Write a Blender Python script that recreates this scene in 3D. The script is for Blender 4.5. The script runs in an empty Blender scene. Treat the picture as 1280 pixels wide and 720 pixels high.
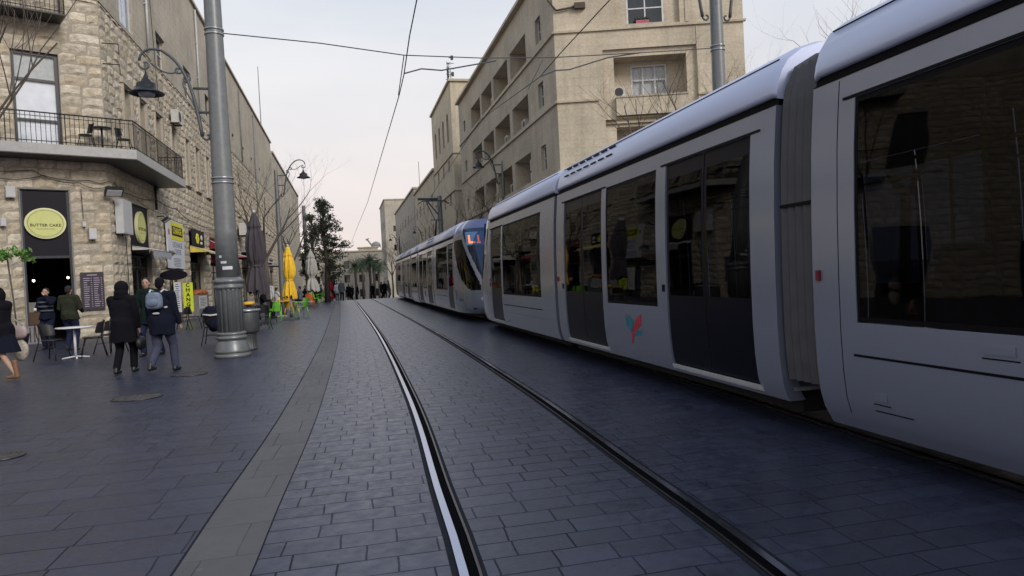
import bpy, bmesh, math, random
from math import sin, cos, pi, radians, sqrt, atan2, tan, exp, floor
from mathutils import Vector, Matrix, noise
SC = bpy.context.scene
COL = SC.collection
rnd = random.Random(7)

# ------------------------------------------------------------------ camera model (pixel measurements of the survey)
TH, PH, ROLL, H, FPX = radians(12.8), radians(-1.15), .05, 1.47, 900.0
cF = Vector((sin(TH)*cos(PH), cos(TH)*cos(PH), sin(PH)))
cR = Vector((cos(TH), -sin(TH), 0))
cU = cR.cross(cF)
def ray(px, py):
    x = (px-640)/FPX; y = -(py-360)/FPX
    return cR*(x*cos(ROLL)+y*sin(ROLL)) + cU*(-x*sin(ROLL)+y*cos(ROLL)) + cF
def G(px, py, z=0.0):
    v = ray(px, py); t = (z-H)/v.z
    return Vector((v.x*t, v.y*t, z))
def atX(px, py, X):
    v = ray(px, py); t = X/v.x
    return Vector((X, v.y*t, H+v.z*t))
def atY(px, py, Y):
    v = ray(px, py); t = Y/v.y
    return Vector((v.x*t, Y, H+v.z*t))

# ------------------------------------------------------------------ materials
MATS = {}
def nt(name):
    m = bpy.data.materials.new(name); m.use_nodes = True
    n = m.node_tree.nodes; l = m.node_tree.links
    return m, n, l, n['Principled BSDF']
def setp(b, col=None, rough=None, metal=None, spec=None, coat=None, em=None, ems=None):
    if col is not None: b.inputs['Base Color'].default_value = (*col, 1)
    if rough is not None: b.inputs['Roughness'].default_value = rough
    if metal is not None: b.inputs['Metallic'].default_value = metal
    if spec is not None: b.inputs['Specular IOR Level'].default_value = spec
    if coat is not None: b.inputs['Coat Weight'].default_value = coat; b.inputs['Coat Roughness'].default_value = .12
    if em is not None: b.inputs['Emission Color'].default_value = (*em, 1); b.inputs['Emission Strength'].default_value = ems
def mat(name, col, rough=.6, metal=0, spec=.5, coat=None, var=.18, scale=6, bump=0.0, bscale=60, em=None, ems=0, coords='Object', stretch=None):
    """paint-like material with a little procedural mottling"""
    if name in MATS: return MATS[name]
    m, n, l, b = nt(name)
    setp(b, col, rough, metal, spec, coat, em, ems if em else None)
    tc = n.new('ShaderNodeTexCoord')
    src = tc.outputs[coords]
    if stretch:
        mp = n.new('ShaderNodeMapping'); mp.inputs['Scale'].default_value = stretch
        l.new(src, mp.inputs[0]); src = mp.outputs[0]
    if var:
        t = n.new('ShaderNodeTexNoise'); t.inputs['Scale'].default_value = scale; t.inputs['Detail'].default_value = 5
        t.inputs['Roughness'].default_value = .65
        l.new(src, t.inputs['Vector'])
        r = n.new('ShaderNodeValToRGB'); r.color_ramp.elements[0].position = .3; r.color_ramp.elements[1].position = .72
        r.color_ramp.elements[0].color = (*[c*(1-var) for c in col], 1)
        r.color_ramp.elements[1].color = (*[min(1, c*(1+var)) for c in col], 1)
        l.new(t.outputs['Fac'], r.inputs[0]); l.new(r.outputs[0], b.inputs['Base Color'])
        mr = n.new('ShaderNodeMapRange'); mr.inputs['To Min'].default_value = max(.03, rough-.1); mr.inputs['To Max'].default_value = min(1, rough+.1)
        l.new(t.outputs['Fac'], mr.inputs['Value']); l.new(mr.outputs[0], b.inputs['Roughness'])
    if bump:
        t2 = n.new('ShaderNodeTexNoise'); t2.inputs['Scale'].default_value = bscale; t2.inputs['Detail'].default_value = 4
        l.new(src, t2.inputs['Vector'])
        bp = n.new('ShaderNodeBump'); bp.inputs['Strength'].default_value = bump; bp.inputs['Distance'].default_value = .02
        l.new(t2.outputs['Fac'], bp.inputs['Height']); l.new(bp.outputs[0], b.inputs['Normal'])
    MATS[name] = m
    if name.startswith('cloth'): b.inputs['Specular IOR Level'].default_value = .15
    return m

def rustic_mat(name, col):
    m, n, l, b = nt(name); setp(b, col, .92, 0, .2)
    tc = n.new('ShaderNodeTexCoord'); geo = n.new('ShaderNodeNewGeometry')
    t = n.new('ShaderNodeTexNoise'); t.inputs['Scale'].default_value = 5; t.inputs['Detail'].default_value = 7; t.inputs['Roughness'].default_value = .7
    l.new(tc.outputs['Object'], t.inputs['Vector'])
    big = n.new('ShaderNodeTexNoise'); big.inputs['Scale'].default_value = .35; big.inputs['Detail'].default_value = 4
    l.new(tc.outputs['Object'], big.inputs['Vector'])
    # tone per stone
    hv = n.new('ShaderNodeHueSaturation'); hv.inputs['Color'].default_value = (*col, 1)
    mr = n.new('ShaderNodeMapRange'); mr.inputs['To Min'].default_value = .86; mr.inputs['To Max'].default_value = 1.12
    l.new(geo.outputs['Random Per Island'], mr.inputs['Value']); l.new(mr.outputs[0], hv.inputs['Value'])
    ms = n.new('ShaderNodeMapRange'); ms.inputs['To Min'].default_value = .75; ms.inputs['To Max'].default_value = 1.12
    w = n.new('ShaderNodeMath'); w.operation = 'FRACT'
    w2 = n.new('ShaderNodeMath'); w2.operation = 'MULTIPLY'; w2.inputs[1].default_value = 17.3
    l.new(geo.outputs['Random Per Island'], w2.inputs[0]); l.new(w2.outputs[0], w.inputs[0]); l.new(w.outputs[0], ms.inputs['Value'])
    l.new(ms.outputs[0], hv.inputs['Saturation'])
    r = n.new('ShaderNodeValToRGB'); r.color_ramp.elements[0].position = .33; r.color_ramp.elements[0].color = (.55, .53, .5, 1)
    r.color_ramp.elements[1].position = .62; r.color_ramp.elements[1].color = (1.12, 1.1, 1.08, 1)
    l.new(t.outputs['Fac'], r.inputs[0])
    mx = n.new('ShaderNodeMix'); mx.data_type = 'RGBA'; mx.blend_type = 'MULTIPLY'; mx.inputs[0].default_value = .8
    l.new(hv.outputs[0], mx.inputs[6]); l.new(r.outputs[0], mx.inputs[7])
    r2 = n.new('ShaderNodeValToRGB'); r2.color_ramp.elements[0].position = .35; r2.color_ramp.elements[0].color = (.72, .7, .68, 1)
    r2.color_ramp.elements[1].position = .6
    l.new(big.outputs['Fac'], r2.inputs[0])
    mx2 = n.new('ShaderNodeMix'); mx2.data_type = 'RGBA'; mx2.blend_type = 'MULTIPLY'; mx2.inputs[0].default_value = .7
    l.new(mx.outputs[2], mx2.inputs[6]); l.new(r2.outputs[0], mx2.inputs[7]); l.new(mx2.outputs[2], b.inputs['Base Color'])
    t3 = n.new('ShaderNodeTexNoise'); t3.inputs['Scale'].default_value = 14; t3.inputs['Detail'].default_value = 8
    l.new(tc.outputs['Object'], t3.inputs['Vector'])
    bp = n.new('ShaderNodeBump'); bp.inputs['Strength'].default_value = .7; bp.inputs['Distance'].default_value = .05
    l.new(t3.outputs['Fac'], bp.inputs['Height']); l.new(bp.outputs[0], b.inputs['Normal'])
    MATS[name] = m; return m

def ashlar_mat(name, c1, c2, bw=.75, bh=.33, mortar=.006, mcol=(.2, .17, .13), rough=.85, var=.85, wet=False, patch=False, streak=True, seed=0, bumpd=.02):
    m, n, l, b = nt(name); setp(b, c1, rough, 0, .35)
    tc = n.new('ShaderNodeTexCoord')
    mp = n.new('ShaderNodeMapping'); mp.inputs['Location'].default_value = (seed*3.7, seed*1.3, 0)
    l.new(tc.outputs['UV'], mp.inputs[0])
    ds = n.new('ShaderNodeTexNoise'); ds.inputs['Scale'].default_value = 1.3; ds.inputs['Detail'].default_value = 3
    l.new(mp.outputs[0], ds.inputs['Vector'])
    vm = n.new('ShaderNodeVectorMath'); vm.operation = 'SCALE'; vm.inputs['Scale'].default_value = .05 if wet else .012
    vs = n.new('ShaderNodeVectorMath'); vs.operation = 'SUBTRACT'; vs.inputs[1].default_value = (.5, .5, .5)
    l.new(ds.outputs['Color'], vs.inputs[0]); l.new(vs.outputs[0], vm.inputs[0])
    va = n.new('ShaderNodeVectorMath'); l.new(mp.outputs[0], va.inputs[0]); l.new(vm.outputs[0], va.inputs[1])
    br = n.new('ShaderNodeTexBrick'); br.inputs['Scale'].default_value = 1
    br.inputs['Brick Width'].default_value = bw; br.inputs['Row Height'].default_value = bh
    br.inputs['Mortar Size'].default_value = mortar; br.inputs['Mortar Smooth'].default_value = .2
    br.inputs['Color1'].default_value = (*c1, 1); br.inputs['Color2'].default_value = (*c2, 1); br.inputs['Mortar'].default_value = (*mcol, 1)
    br.offset_frequency = 2; br.offset = .43 if wet else .5; br.squash = 1.25 if wet else 1; br.squash_frequency = 3
    l.new(va.outputs[0], br.inputs['Vector'])
    big = n.new('ShaderNodeTexNoise'); big.inputs['Scale'].default_value = .45; big.inputs['Detail'].default_value = 6; big.inputs['Roughness'].default_value = .65
    l.new(tc.outputs['UV'], big.inputs['Vector'])
    col = br.outputs['Color']
    if patch:   # joints read only in places
        pn = n.new('ShaderNodeTexNoise'); pn.inputs['Scale'].default_value = .8; pn.inputs['Detail'].default_value = 3
        l.new(mp.outputs[0], pn.inputs['Vector'])
        pr = n.new('ShaderNodeValToRGB'); pr.color_ramp.elements[0].position = .42; pr.color_ramp.elements[1].position = .60
        pr.color_ramp.elements[0].color = (.12, .12, .12, 1)
        l.new(pn.outputs['Fac'], pr.inputs[0])
        mm = n.new('ShaderNodeMath'); mm.operation = 'MULTIPLY'
        l.new(br.outputs['Fac'], mm.inputs[0]); l.new(pr.outputs[0], mm.inputs[1])
        br2 = n.new('ShaderNodeMix'); br2.data_type = 'RGBA'; br2.inputs[7].default_value = (*mcol, 1)
        bb = n.new('ShaderNodeTexBrick')
        for k in ('Scale', 'Brick Width', 'Row Height', 'Mortar Size', 'Color1', 'Color2'): bb.inputs[k].default_value = br.inputs[k].default_value
        bb.inputs['Mortar'].default_value = (*c1, 1); bb.offset_frequency = br.offset_frequency; bb.offset = br.offset; bb.squash = br.squash; bb.squash_frequency = 3
        l.new(va.outputs[0], bb.inputs['Vector'])
        l.new(mm.outputs[0], br2.inputs[0]); l.new(bb.outputs['Color'], br2.inputs[6])
        col = br2.outputs[2]
    r = n.new('ShaderNodeValToRGB'); r.color_ramp.elements[0].position = .3; r.color_ramp.elements[0].color = (var*.78, var*.78, var*.78, 1)
    r.color_ramp.elements[1].position = .68; r.color_ramp.elements[1].color = (1.1, 1.1, 1.1, 1)
    l.new(big.outputs['Fac'], r.inputs[0])
    mx = n.new('ShaderNodeMix'); mx.data_type = 'RGBA'; mx.blend_type = 'MULTIPLY'; mx.inputs[0].default_value = .8
    l.new(col, mx.inputs[6]); l.new(r.outputs[0], mx.inputs[7])
    out = mx.outputs[2]
    fine = n.new('ShaderNodeTexNoise'); fine.inputs['Scale'].default_value = 9; fine.inputs['Detail'].default_value = 8; fine.inputs['Roughness'].default_value = .7
    l.new(tc.outputs['UV'], fine.inputs['Vector'])
    rf = n.new('ShaderNodeValToRGB'); rf.color_ramp.elements[0].position = .3; rf.color_ramp.elements[0].color = (.75, .75, .75, 1)
    rf.color_ramp.elements[1].position = .7; rf.color_ramp.elements[1].color = (1.15, 1.15, 1.15, 1)
    l.new(fine.outputs['Fac'], rf.inputs[0])
    mx3 = n.new('ShaderNodeMix'); mx3.data_type = 'RGBA'; mx3.blend_type = 'MULTIPLY'; mx3.inputs[0].default_value = .8
    l.new(out, mx3.inputs[6]); l.new(rf.outputs[0], mx3.inputs[7]); out = mx3.outputs[2]
    if streak:  # rain streaks running down the wall
        mp2 = n.new('ShaderNodeMapping'); mp2.inputs['Scale'].default_value = (2.2, .12, 1)
        l.new(tc.outputs['UV'], mp2.inputs[0])
        st = n.new('ShaderNodeTexNoise'); st.inputs['Scale'].default_value = 1.2; st.inputs['Detail'].default_value = 6
        l.new(mp2.outputs[0], st.inputs['Vector'])
        rs = n.new('ShaderNodeValToRGB'); rs.color_ramp.elements[0].position = .36; rs.color_ramp.elements[0].color = (.80, .79, .78, 1); rs.color_ramp.elements[1].position = .56
        l.new(st.outputs['Fac'], rs.inputs[0])
        mx4 = n.new('ShaderNodeMix'); mx4.data_type = 'RGBA'; mx4.blend_type = 'MULTIPLY'; mx4.inputs[0].default_value = .55
        l.new(out, mx4.inputs[6]); l.new(rs.outputs[0], mx4.inputs[7]); out = mx4.outputs[2]
    if wet:   # trodden-in gum spots
        vo = n.new('ShaderNodeTexVoronoi'); vo.inputs['Scale'].default_value = 2.3; l.new(tc.outputs['UV'], vo.inputs['Vector'])
        vr = n.new('ShaderNodeValToRGB'); vr.color_ramp.elements[0].position = .035; vr.color_ramp.elements[0].color = (.5, .5, .5, 1); vr.color_ramp.elements[1].position = .055; vr.color_ramp.elements[1].color = (0, 0, 0, 1)
        l.new(vo.outputs['Distance'], vr.inputs[0]); gx = n.new('ShaderNodeMix'); gx.data_type = 'RGBA'; gx.inputs[7].default_value = (.13, .13, .14, 1)
        l.new(vr.outputs[0], gx.inputs[0]); l.new(out, gx.inputs[6]); out = gx.outputs[2]
    l.new(out, b.inputs['Base Color'])
    if wet:
        js = n.new('ShaderNodeMapRange'); js.inputs['To Min'].default_value = .6; js.inputs['To Max'].default_value = .05; l.new(br.outputs['Fac'], js.inputs['Value']); l.new(js.outputs[0], b.inputs['Specular IOR Level'])
        b.inputs['Specular Tint'].default_value = (.80, .86, 1, 1)
        rr = n.new('ShaderNodeMapRange'); rr.inputs['From Min'].default_value = .3; rr.inputs['From Max'].default_value = .7
        rr.inputs['To Min'].default_value = rough-.12; rr.inputs['To Max'].default_value = rough+.14
        l.new(fine.outputs['Fac'], rr.inputs['Value']); l.new(rr.outputs[0], b.inputs['Roughness'])
    bp = n.new('ShaderNodeBump'); bp.inputs['Strength'].default_value = .45; bp.inputs['Distance'].default_value = bumpd
    inv = n.new('ShaderNodeMath'); inv.operation = 'MULTIPLY_ADD'; inv.inputs[1].default_value = -.6
    l.new(br.outputs['Fac'], inv.inputs[0])
    fm = n.new('ShaderNodeMath'); fm.operation = 'MULTIPLY'; fm.inputs[1].default_value = .35
    l.new(fine.outputs['Fac'], fm.inputs[0]); l.new(fm.outputs[0], inv.inputs[2])
    l.new(inv.outputs[0], bp.inputs['Height']); l.new(bp.outputs[0], b.inputs['Normal'])
    MATS[name] = m; return m

def glass_mat(name, tint, ior=1.5, rough=.02, refl=1.0):
    m = bpy.data.materials.new(name); m.use_nodes = True
    n = m.node_tree.nodes; l = m.node_tree.links; n.clear()
    o = n.new('ShaderNodeOutputMaterial'); t = n.new('ShaderNodeBsdfTransparent'); t.inputs[0].default_value = (*tint, 1)
    g = n.new('ShaderNodeBsdfGlossy'); g.inputs['Roughness'].default_value = rough; g.inputs[0].default_value = (refl, refl, refl, 1)
    nz = n.new('ShaderNodeTexNoise'); nz.inputs['Scale'].default_value = 1.1; tc = n.new('ShaderNodeTexCoord'); l.new(tc.outputs['Object'], nz.inputs['Vector'])
    bp = n.new('ShaderNodeBump'); bp.inputs['Strength'].default_value = .12; bp.inputs['Distance'].default_value = .03
    l.new(nz.outputs['Fac'], bp.inputs['Height']); l.new(bp.outputs[0], g.inputs['Normal'])
    f = n.new('ShaderNodeFresnel'); ge = n.new('ShaderNodeNewGeometry'); mr = n.new('ShaderNodeMapRange')
    mr.inputs['To Min'].default_value = ior; mr.inputs['To Max'].default_value = 1/ior   # same reflection from either face of the pane
    l.new(ge.outputs['Backfacing'], mr.inputs['Value']); l.new(mr.outputs[0], f.inputs[0])
    x = n.new('ShaderNodeMixShader'); l.new(f.outputs[0], x.inputs[0]); l.new(t.outputs[0], x.inputs[1]); l.new(g.outputs[0], x.inputs[2]); l.new(x.outputs[0], o.inputs[0])
    MATS[name] = m; return m

# ------------------------------------------------------------------ mesh builder
class MB:
    def __init__(s): s.v = []; s.f = []; s.mi = []; s.sm = []; s.mk = []
    def mark(s): s.mk.append((len(s.v), len(s.f))); return s
    def build_split(s, name, mats, parent=None, **k):
        mk = s.mk+[(len(s.v), len(s.f))]; out = []
        for (v0, f0), (v1, f1) in zip(mk[:-1], mk[1:]):
            m = MB(); m.v = s.v[v0:v1]; m.f = [[i-v0 for i in f] for f in s.f[f0:f1]]; m.mi = s.mi[f0:f1]; m.sm = s.sm[f0:f1]; out.append(m.build(name, mats, parent, **k))
        return out
    def add(s, vs, fs, mi=0, smooth=False):
        o = len(s.v); s.v += [Vector(v) for v in vs]
        for f in fs: s.f.append([i+o for i in f]); s.mi.append(mi); s.sm.append(smooth)
        return s
    def quad(s, a, b, c, d, mi=0): return s.add([a, b, c, d], [(0, 1, 2, 3)], mi)
    def box(s, c, d, rz=0, M=None, mi=0):
        vs = []
        for x in (-.5, .5):
            for y in (-.5, .5):
                for z in (-.5, .5):
                    p = Vector((x*d[0], y*d[1], z*d[2]))
                    if M is not None: p = M @ p
                    elif rz: p = Vector((p.x*cos(rz)-p.y*sin(rz), p.x*sin(rz)+p.y*cos(rz), p.z))
                    vs.append(p+Vector(c))
        return s.add(vs, [(0, 1, 3, 2), (4, 6, 7, 5), (0, 4, 5, 1), (2, 3, 7, 6), (0, 2, 6, 4), (1, 5, 7, 3)], mi)
    def bbox(s, x0, x1, y0, y1, z0, z1, mi=0): return s.box(((x0+x1)/2, (y0+y1)/2, (z0+z1)/2), (x1-x0, y1-y0, z1-z0), mi=mi)
    def tube(s, pts, r, n=8, cap=True, mi=0, ell=None, up=None):
        pts = [Vector(p) for p in pts]; R = r if isinstance(r, (list, tuple)) else [r]*len(pts)
        if len(pts) < 2: return s
        rings = []; prev = None
        for i, p in enumerate(pts):
            t = (pts[min(i+1, len(pts)-1)]-pts[max(i-1, 0)])
            if t.length < 1e-7: t = Vector((0, 0, 1))
            t.normalize()
            if prev is None:
                a = Vector(up) if up else (Vector((0, 0, 1)) if abs(t.z) < .9 else Vector((1, 0, 0)))
                a = (a - t*a.dot(t)).normalized()
            else:
                a = prev - t*prev.dot(t)
                a = a.normalized() if a.length > 1e-6 else prev
            prev = a; b = t.cross(a)
            e = ell or (1, 1)
            rings.append([p + a*(cos(2*pi*k/n)*R[i]*e[0]) + b*(sin(2*pi*k/n)*R[i]*e[1]) for k in range(n)])
        vs = [v for rg in rings for v in rg]; fs = []
        for i in range(len(pts)-1):
            for k in range(n):
                k2 = (k+1) % n; fs.append((i*n+k, i*n+k2, (i+1)*n+k2, (i+1)*n+k))
        if cap: fs.append(tuple(range(n-1, -1, -1))); fs.append(tuple((len(pts)-1)*n+k for k in range(n)))
        return s.add(vs, fs, mi, n > 5)
    def lathe(s, prof, n=24, c=(0, 0, 0), mod=None, mi=0, smooth=True):
        c = Vector(c); vs = []; fs = []
        for i, (r, z) in enumerate(prof):
            for k in range(n):
                a = 2*pi*k/n; rr = r*(mod(a, i, z) if mod else 1)
                vs.append(c+Vector((rr*cos(a), rr*sin(a), z)))
        for i in range(len(prof)-1):
            for k in range(n):
                k2 = (k+1) % n; fs.append((i*n+k, i*n+k2, (i+1)*n+k2, (i+1)*n+k))
        fs.append(tuple(range(n-1, -1, -1))); fs.append(tuple((len(prof)-1)*n+k for k in range(n)))
        return s.add(vs, fs, mi, smooth)
    def ball(s, c, r, n=10, mi=0, nz=None):
        c = Vector(c); r = r if isinstance(r, (tuple, list)) else (r, r, r); m = max(4, n//2+1); vs = []; fs = []
        for i in range(m+1):
            t = pi*i/m
            for k in range(n):
                a = 2*pi*k/n; d = Vector((sin(t)*cos(a), sin(t)*sin(a), cos(t)))
                q = 1 + (nz*noise.noise(d*2.3+c*3) if nz else 0)
                vs.append(c+Vector((d.x*r[0], d.y*r[1], d.z*r[2]))*q)
        for i in range(m):
            for k in range(n):
                k2 = (k+1) % n; fs.append((i*n+k, (i+1)*n+k, (i+1)*n+k2, i*n+k2))
        return s.add(vs, fs, mi, True)
    def grid(s, P, mi=0, smooth=True, close=False):
        h = len(P); w = len(P[0]); vs = [p for row in P for p in row]; fs = []
        for i in range(h-1):
            for j in range(w-1 if not close else w):
                j2 = (j+1) % w; fs.append((i*w+j, i*w+j2, (i+1)*w+j2, (i+1)*w+j))
        return s.add(vs, fs, mi, smooth)
    def prism(s, poly, a, b, mi=0):
        """poly: list of 3D points, extruded by vector b-a"""
        d = Vector(b)-Vector(a); n = len(poly); p0 = [Vector(p)+Vector(a) for p in poly]; p1 = [p+d for p in p0]
        fs = [tuple(range(n-1, -1, -1)), tuple(n+k for k in range(n))]
        for k in range(n): k2 = (k+1) % n; fs.append((k, k2, n+k2, n+k))
        return s.add(p0+p1, fs, mi)
    def build(s, name, mats, parent=None, uvfn=None, world=True, recalc=False):
        if not isinstance(mats, (list, tuple)): mats = [mats]
        off = Vector((0, 0, 0)); rz = 0
        if parent is not None and world:
            p = parent
            while p is not None: off += p.location; p = p.parent
        me = bpy.data.meshes.new(name)
        vv = [v-off for v in s.v] if world else s.v
        me.from_pydata([tuple(v) for v in vv], [], s.f)
        for m in mats: me.materials.append(m)
        me.polygons.foreach_set('material_index', s.mi); me.polygons.foreach_set('use_smooth', s.sm)
        uv = me.uv_layers.new(name='UVMap'); data = [0.0]*(2*len(me.loops)); li = 0
        for p in me.polygons:
            nn = p.normal
            hor = abs(nn.z) > .7; L = sqrt(nn.x**2+nn.y**2) or 1; tx, ty = -nn.y/L, nn.x/L
            for vi in p.vertices:
                co = s.v[vi]
                if uvfn: u, v = uvfn(co)
                elif hor: u, v = co.x, co.y
                else: u, v = co.x*tx+co.y*ty, co.z
                data[2*li] = u; data[2*li+1] = v; li += 1
        uv.data.foreach_set('uv', data)
        if recalc:
            bm = bmesh.new(); bm.from_mesh(me); bmesh.ops.recalc_face_normals(bm, faces=bm.faces); bm.to_mesh(me); bm.free()
        me.update()
        o = bpy.data.objects.new(name, me); COL.objects.link(o)
        if parent is not None: o.parent = parent
        return o

def thing(name, label, cat, loc=(0, 0, 0), group=None, rz=0):
    o = bpy.data.objects.new(name, None); COL.objects.link(o); o.location = loc; o.rotation_euler = (0, 0, rz); o.empty_display_size = .2
    o['label'] = label; o['category'] = cat
    if group: o['group'] = group
    return o
def tag(o, label, cat, group=None):
    o['label'] = label; o['category'] = cat
    if group: o['group'] = group
    return o
def struct(o): o['kind'] = 'structure'; return o
def kids(o): return [c for c in bpy.data.objects if c.parent is o]
def dup(o, loc=None, rz=None, label=None, group=None, parent=None, sc=None, swap=None):
    r = o.copy(); COL.objects.link(r)
    if parent is not None: r.parent = parent
    if loc is not None: r.location = loc
    if rz is not None: r.rotation_euler = (0, 0, rz)
    if sc is not None: r.scale = (sc, sc, sc) if not isinstance(sc, (tuple, list)) else sc
    if label: r['label'] = label
    if group: r['group'] = group
    if swap and r.type == 'MESH':
        r.data = r.data.copy()
        for i, m in enumerate(r.data.materials):
            if m.name in swap: r.data.materials[i] = MATS[swap[m.name]]
    for ch in kids(o): dup(ch, parent=r, swap=swap)
    return r
def text_mesh(txt, size, depth, M, m, name, parent, bold=0.0, spacing=1.0):
    cu = bpy.data.curves.new('t', 'FONT'); cu.body = txt; cu.size = size; cu.extrude = depth; cu.align_x = 'CENTER'; cu.align_y = 'CENTER'; cu.offset = bold; cu.space_character = spacing
    cu.resolution_u = 3
    o = bpy.data.objects.new('t', cu); COL.objects.link(o)
    me = bpy.data.meshes.new_from_object(o.evaluated_get(bpy.context.evaluated_depsgraph_get()))
    bpy.data.objects.remove(o)
    mb = MB(); mb.add([M @ v.co for v in me.vertices], [tuple(p.vertices) for p in me.polygons])
    bpy.data.meshes.remove(me)
    return mb.build(name, m, parent)

# ------------------------------------------------------------------ facades
class Fac:
    def __init__(s, P0, u):
        s.p = Vector((P0[0], P0[1], 0)); s.u = Vector((u[0], u[1], 0)).normalized(); s.n = None
    def out(s, n): s.n = Vector((n[0], n[1], 0)).normalized(); return s
    def P(s, a, z, off=0): return s.p + s.u*a + s.n*off + Vector((0, 0, z))
    def px(s, x, y, off=0):
        v = ray(x, y); nn = s.n; q = s.p+nn*off
        t = nn.dot(q)/nn.dot(v)
        w = v*t; return ((w-q).dot(s.u), H+w.z)
    def M(s, a, z, off=0):   # text matrix: reads correctly when seen from outside
        zx = s.n; yx = Vector((0, 0, 1)); xx = yx.cross(zx)
        return Matrix.Translation(s.P(a, z, off)) @ Matrix((xx, yx, zx)).transposed().to_4x4()
    def box(s, mb, a0, a1, z0, z1, o0, o1, mi=0):
        pts = [s.P(a, z, o) for a in (a0, a1) for o in (o0, o1) for z in (z0, z1)]
        return mb.add(pts, [(0, 1, 3, 2), (4, 6, 7, 5), (0, 4, 5, 1), (2, 3, 7, 6), (0, 2, 6, 4), (1, 5, 7, 3)], mi)
    def wall(s, mb, a0, a1, z0, z1, ops=(), depth=.25, off=0, mi=0, back=None):
        """ops: (a0,a1,z0,z1[,depth]) — a wall sheet with reveals"""
        A = sorted({a0, a1} | {min(max(o[i], a0), a1) for o in ops for i in (0, 1)})
        Z = sorted({z0, z1} | {min(max(o[i], z0), z1) for o in ops for i in (2, 3)})
        for i in range(len(A)-1):
            for j in range(len(Z)-1):
                ca, cz = (A[i]+A[i+1])/2, (Z[j]+Z[j+1])/2
                if any(o[0] < ca < o[1] and o[2] < cz < o[3] for o in ops): continue
                mb.quad(s.P(A[i], Z[j], off), s.P(A[i+1], Z[j], off), s.P(A[i+1], Z[j+1], off), s.P(A[i], Z[j+1], off), mi)
        for o in ops:
            d = o[4] if len(o) > 4 else depth
            oa0, oa1, oz0, oz1 = max(o[0], a0), min(o[1], a1), max(o[2], z0), min(o[3], z1)
            if oa1 <= oa0 or oz1 <= oz0: continue
            c = [(oa0, oz0), (oa1, oz0), (oa1, oz1), (oa0, oz1)]
            for k in range(4):
                p, q = c[k], c[(k+1) % 4]
                mb.quad(s.P(p[0], p[1], off), s.P(q[0], q[1], off), s.P(q[0], q[1], off-d), s.P(p[0], p[1], off-d), mi)
            if back is not None and (len(o) > 4):
                mb.quad(*[s.P(a, z, off-d) for a, z in c], back)
        return mb
    def rustic(s, mb, a0, a1, z0, z1, ops=(), ch=.35, seed=1, bulge=.07, mi=0, lmin=.45, lmax=.95):
        R = random.Random(seed); z = z0; row = 0
        while z < z1-.05:
            zt = min(z+ch, z1); zc = (z+zt)/2
            iv = [(a0, a1)]
            for o in ops:
                if o[2] < zc < o[3]:
                    nv = []
                    for (p, q) in iv:
                        if o[1] <= p or o[0] >= q: nv.append((p, q)); continue
                        if o[0] > p: nv.append((p, o[0]))
                        if o[1] < q: nv.append((o[1], q))
                    iv = nv
            for (p, q) in iv:
                a = p
                while a < q-.02:
                    w = R.uniform(lmin, lmax)
                    if q-(a+w) < .28: w = q-a
                    b = a+w; g = .008; n = 4; P = []
                    for j in range(4):
                        rowp = []
                        zz = (z+g, z+ch*.3, zt-ch*.28, zt-g)[j]
                        if j in (1, 2): zz += R.uniform(-.03, .03)
                        for i in range(n):
                            aa = a+g+(w-2*g)*(0, .28, .72, 1)[i]
                            if i in (1, 2): aa += R.uniform(-.05, .05)*w
                            e = (i in (0, n-1)) or (j in (0, 3))
                            rowp.append(s.P(aa, zz, -.004 if e else R.uniform(.25, 1)*bulge))
                        P.append(rowp)
                    mb.grid(P, mi, smooth=False)
                    a = b
            z = zt; row += 1
        return mb
    def window(s, parent, a0, a1, z0, z1, d=.2, fm='frame_white', gm='glass_win', bars=1, hb=(), fw=.06, name='window'):
        f = MB()
        if a1 < a0: a0, a1 = a1, a0
        s.box(f, a0, a1, z0, z0+fw, -d, -d+.05); s.box(f, a0, a1, z1-fw, z1, -d, -d+.05)
        s.box(f, a0, a0+fw, z0+fw, z1-fw, -d, -d+.05); s.box(f, a1-fw, a1, z0+fw, z1-fw, -d, -d+.05)
        for k in range(bars):
            c = a0+(a1-a0)*(k+1)/(bars+1); s.box(f, c-fw*.4, c+fw*.4, z0+fw, z1-fw, -d, -d+.047)
        for h in hb:
            zz = z0+(z1-z0)*h; s.box(f, a0+fw, a1-fw, zz-fw*.4, zz+fw*.4, -d+.002, -d+.044)
        o = f.build(name, MATS[fm], parent)
        g = MB(); g.quad(s.P(a0+.01, z0+.01, -d+.015), s.P(a1-.01, z0+.01, -d+.015), s.P(a1-.01, z1-.01, -d+.015), s.P(a0+.01, z1-.01, -d+.015))
        g.build('glass', MATS[gm], o)
        return o

# ------------------------------------------------------------------ the palette
rustic_mat('stone_rough', (.58, .52, .41))
rustic_mat('stone_rough_dark', (.30, .25, .18))
ashlar_mat('stone_smooth', (.50, .45, .37), (.475, .425, .345), .7, .33, mcol=(.30, .265, .21))
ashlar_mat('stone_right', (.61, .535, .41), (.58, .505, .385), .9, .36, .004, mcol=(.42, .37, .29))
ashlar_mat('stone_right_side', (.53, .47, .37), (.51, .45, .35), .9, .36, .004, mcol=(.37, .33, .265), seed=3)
ashlar_mat('stone_far', (.50, .455, .38), (.46, .42, .35), 1.2, .5, .01, mcol=(.25, .22, .18), seed=5)
ashlar_mat('paving_slabs', (.036, .041, .074), (.025, .029, .053), .55, .36, .0065, mcol=(.013, .014, .02), rough=.38, wet=True, patch=True, streak=False, bumpd=.012)
ashlar_mat('paving_bricks', (.035, .040, .074), (.022, .026, .050), .31, .215, .006, mcol=(.011, .012, .018), rough=.36, wet=True, patch=True, streak=False, seed=2, bumpd=.012)
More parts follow.
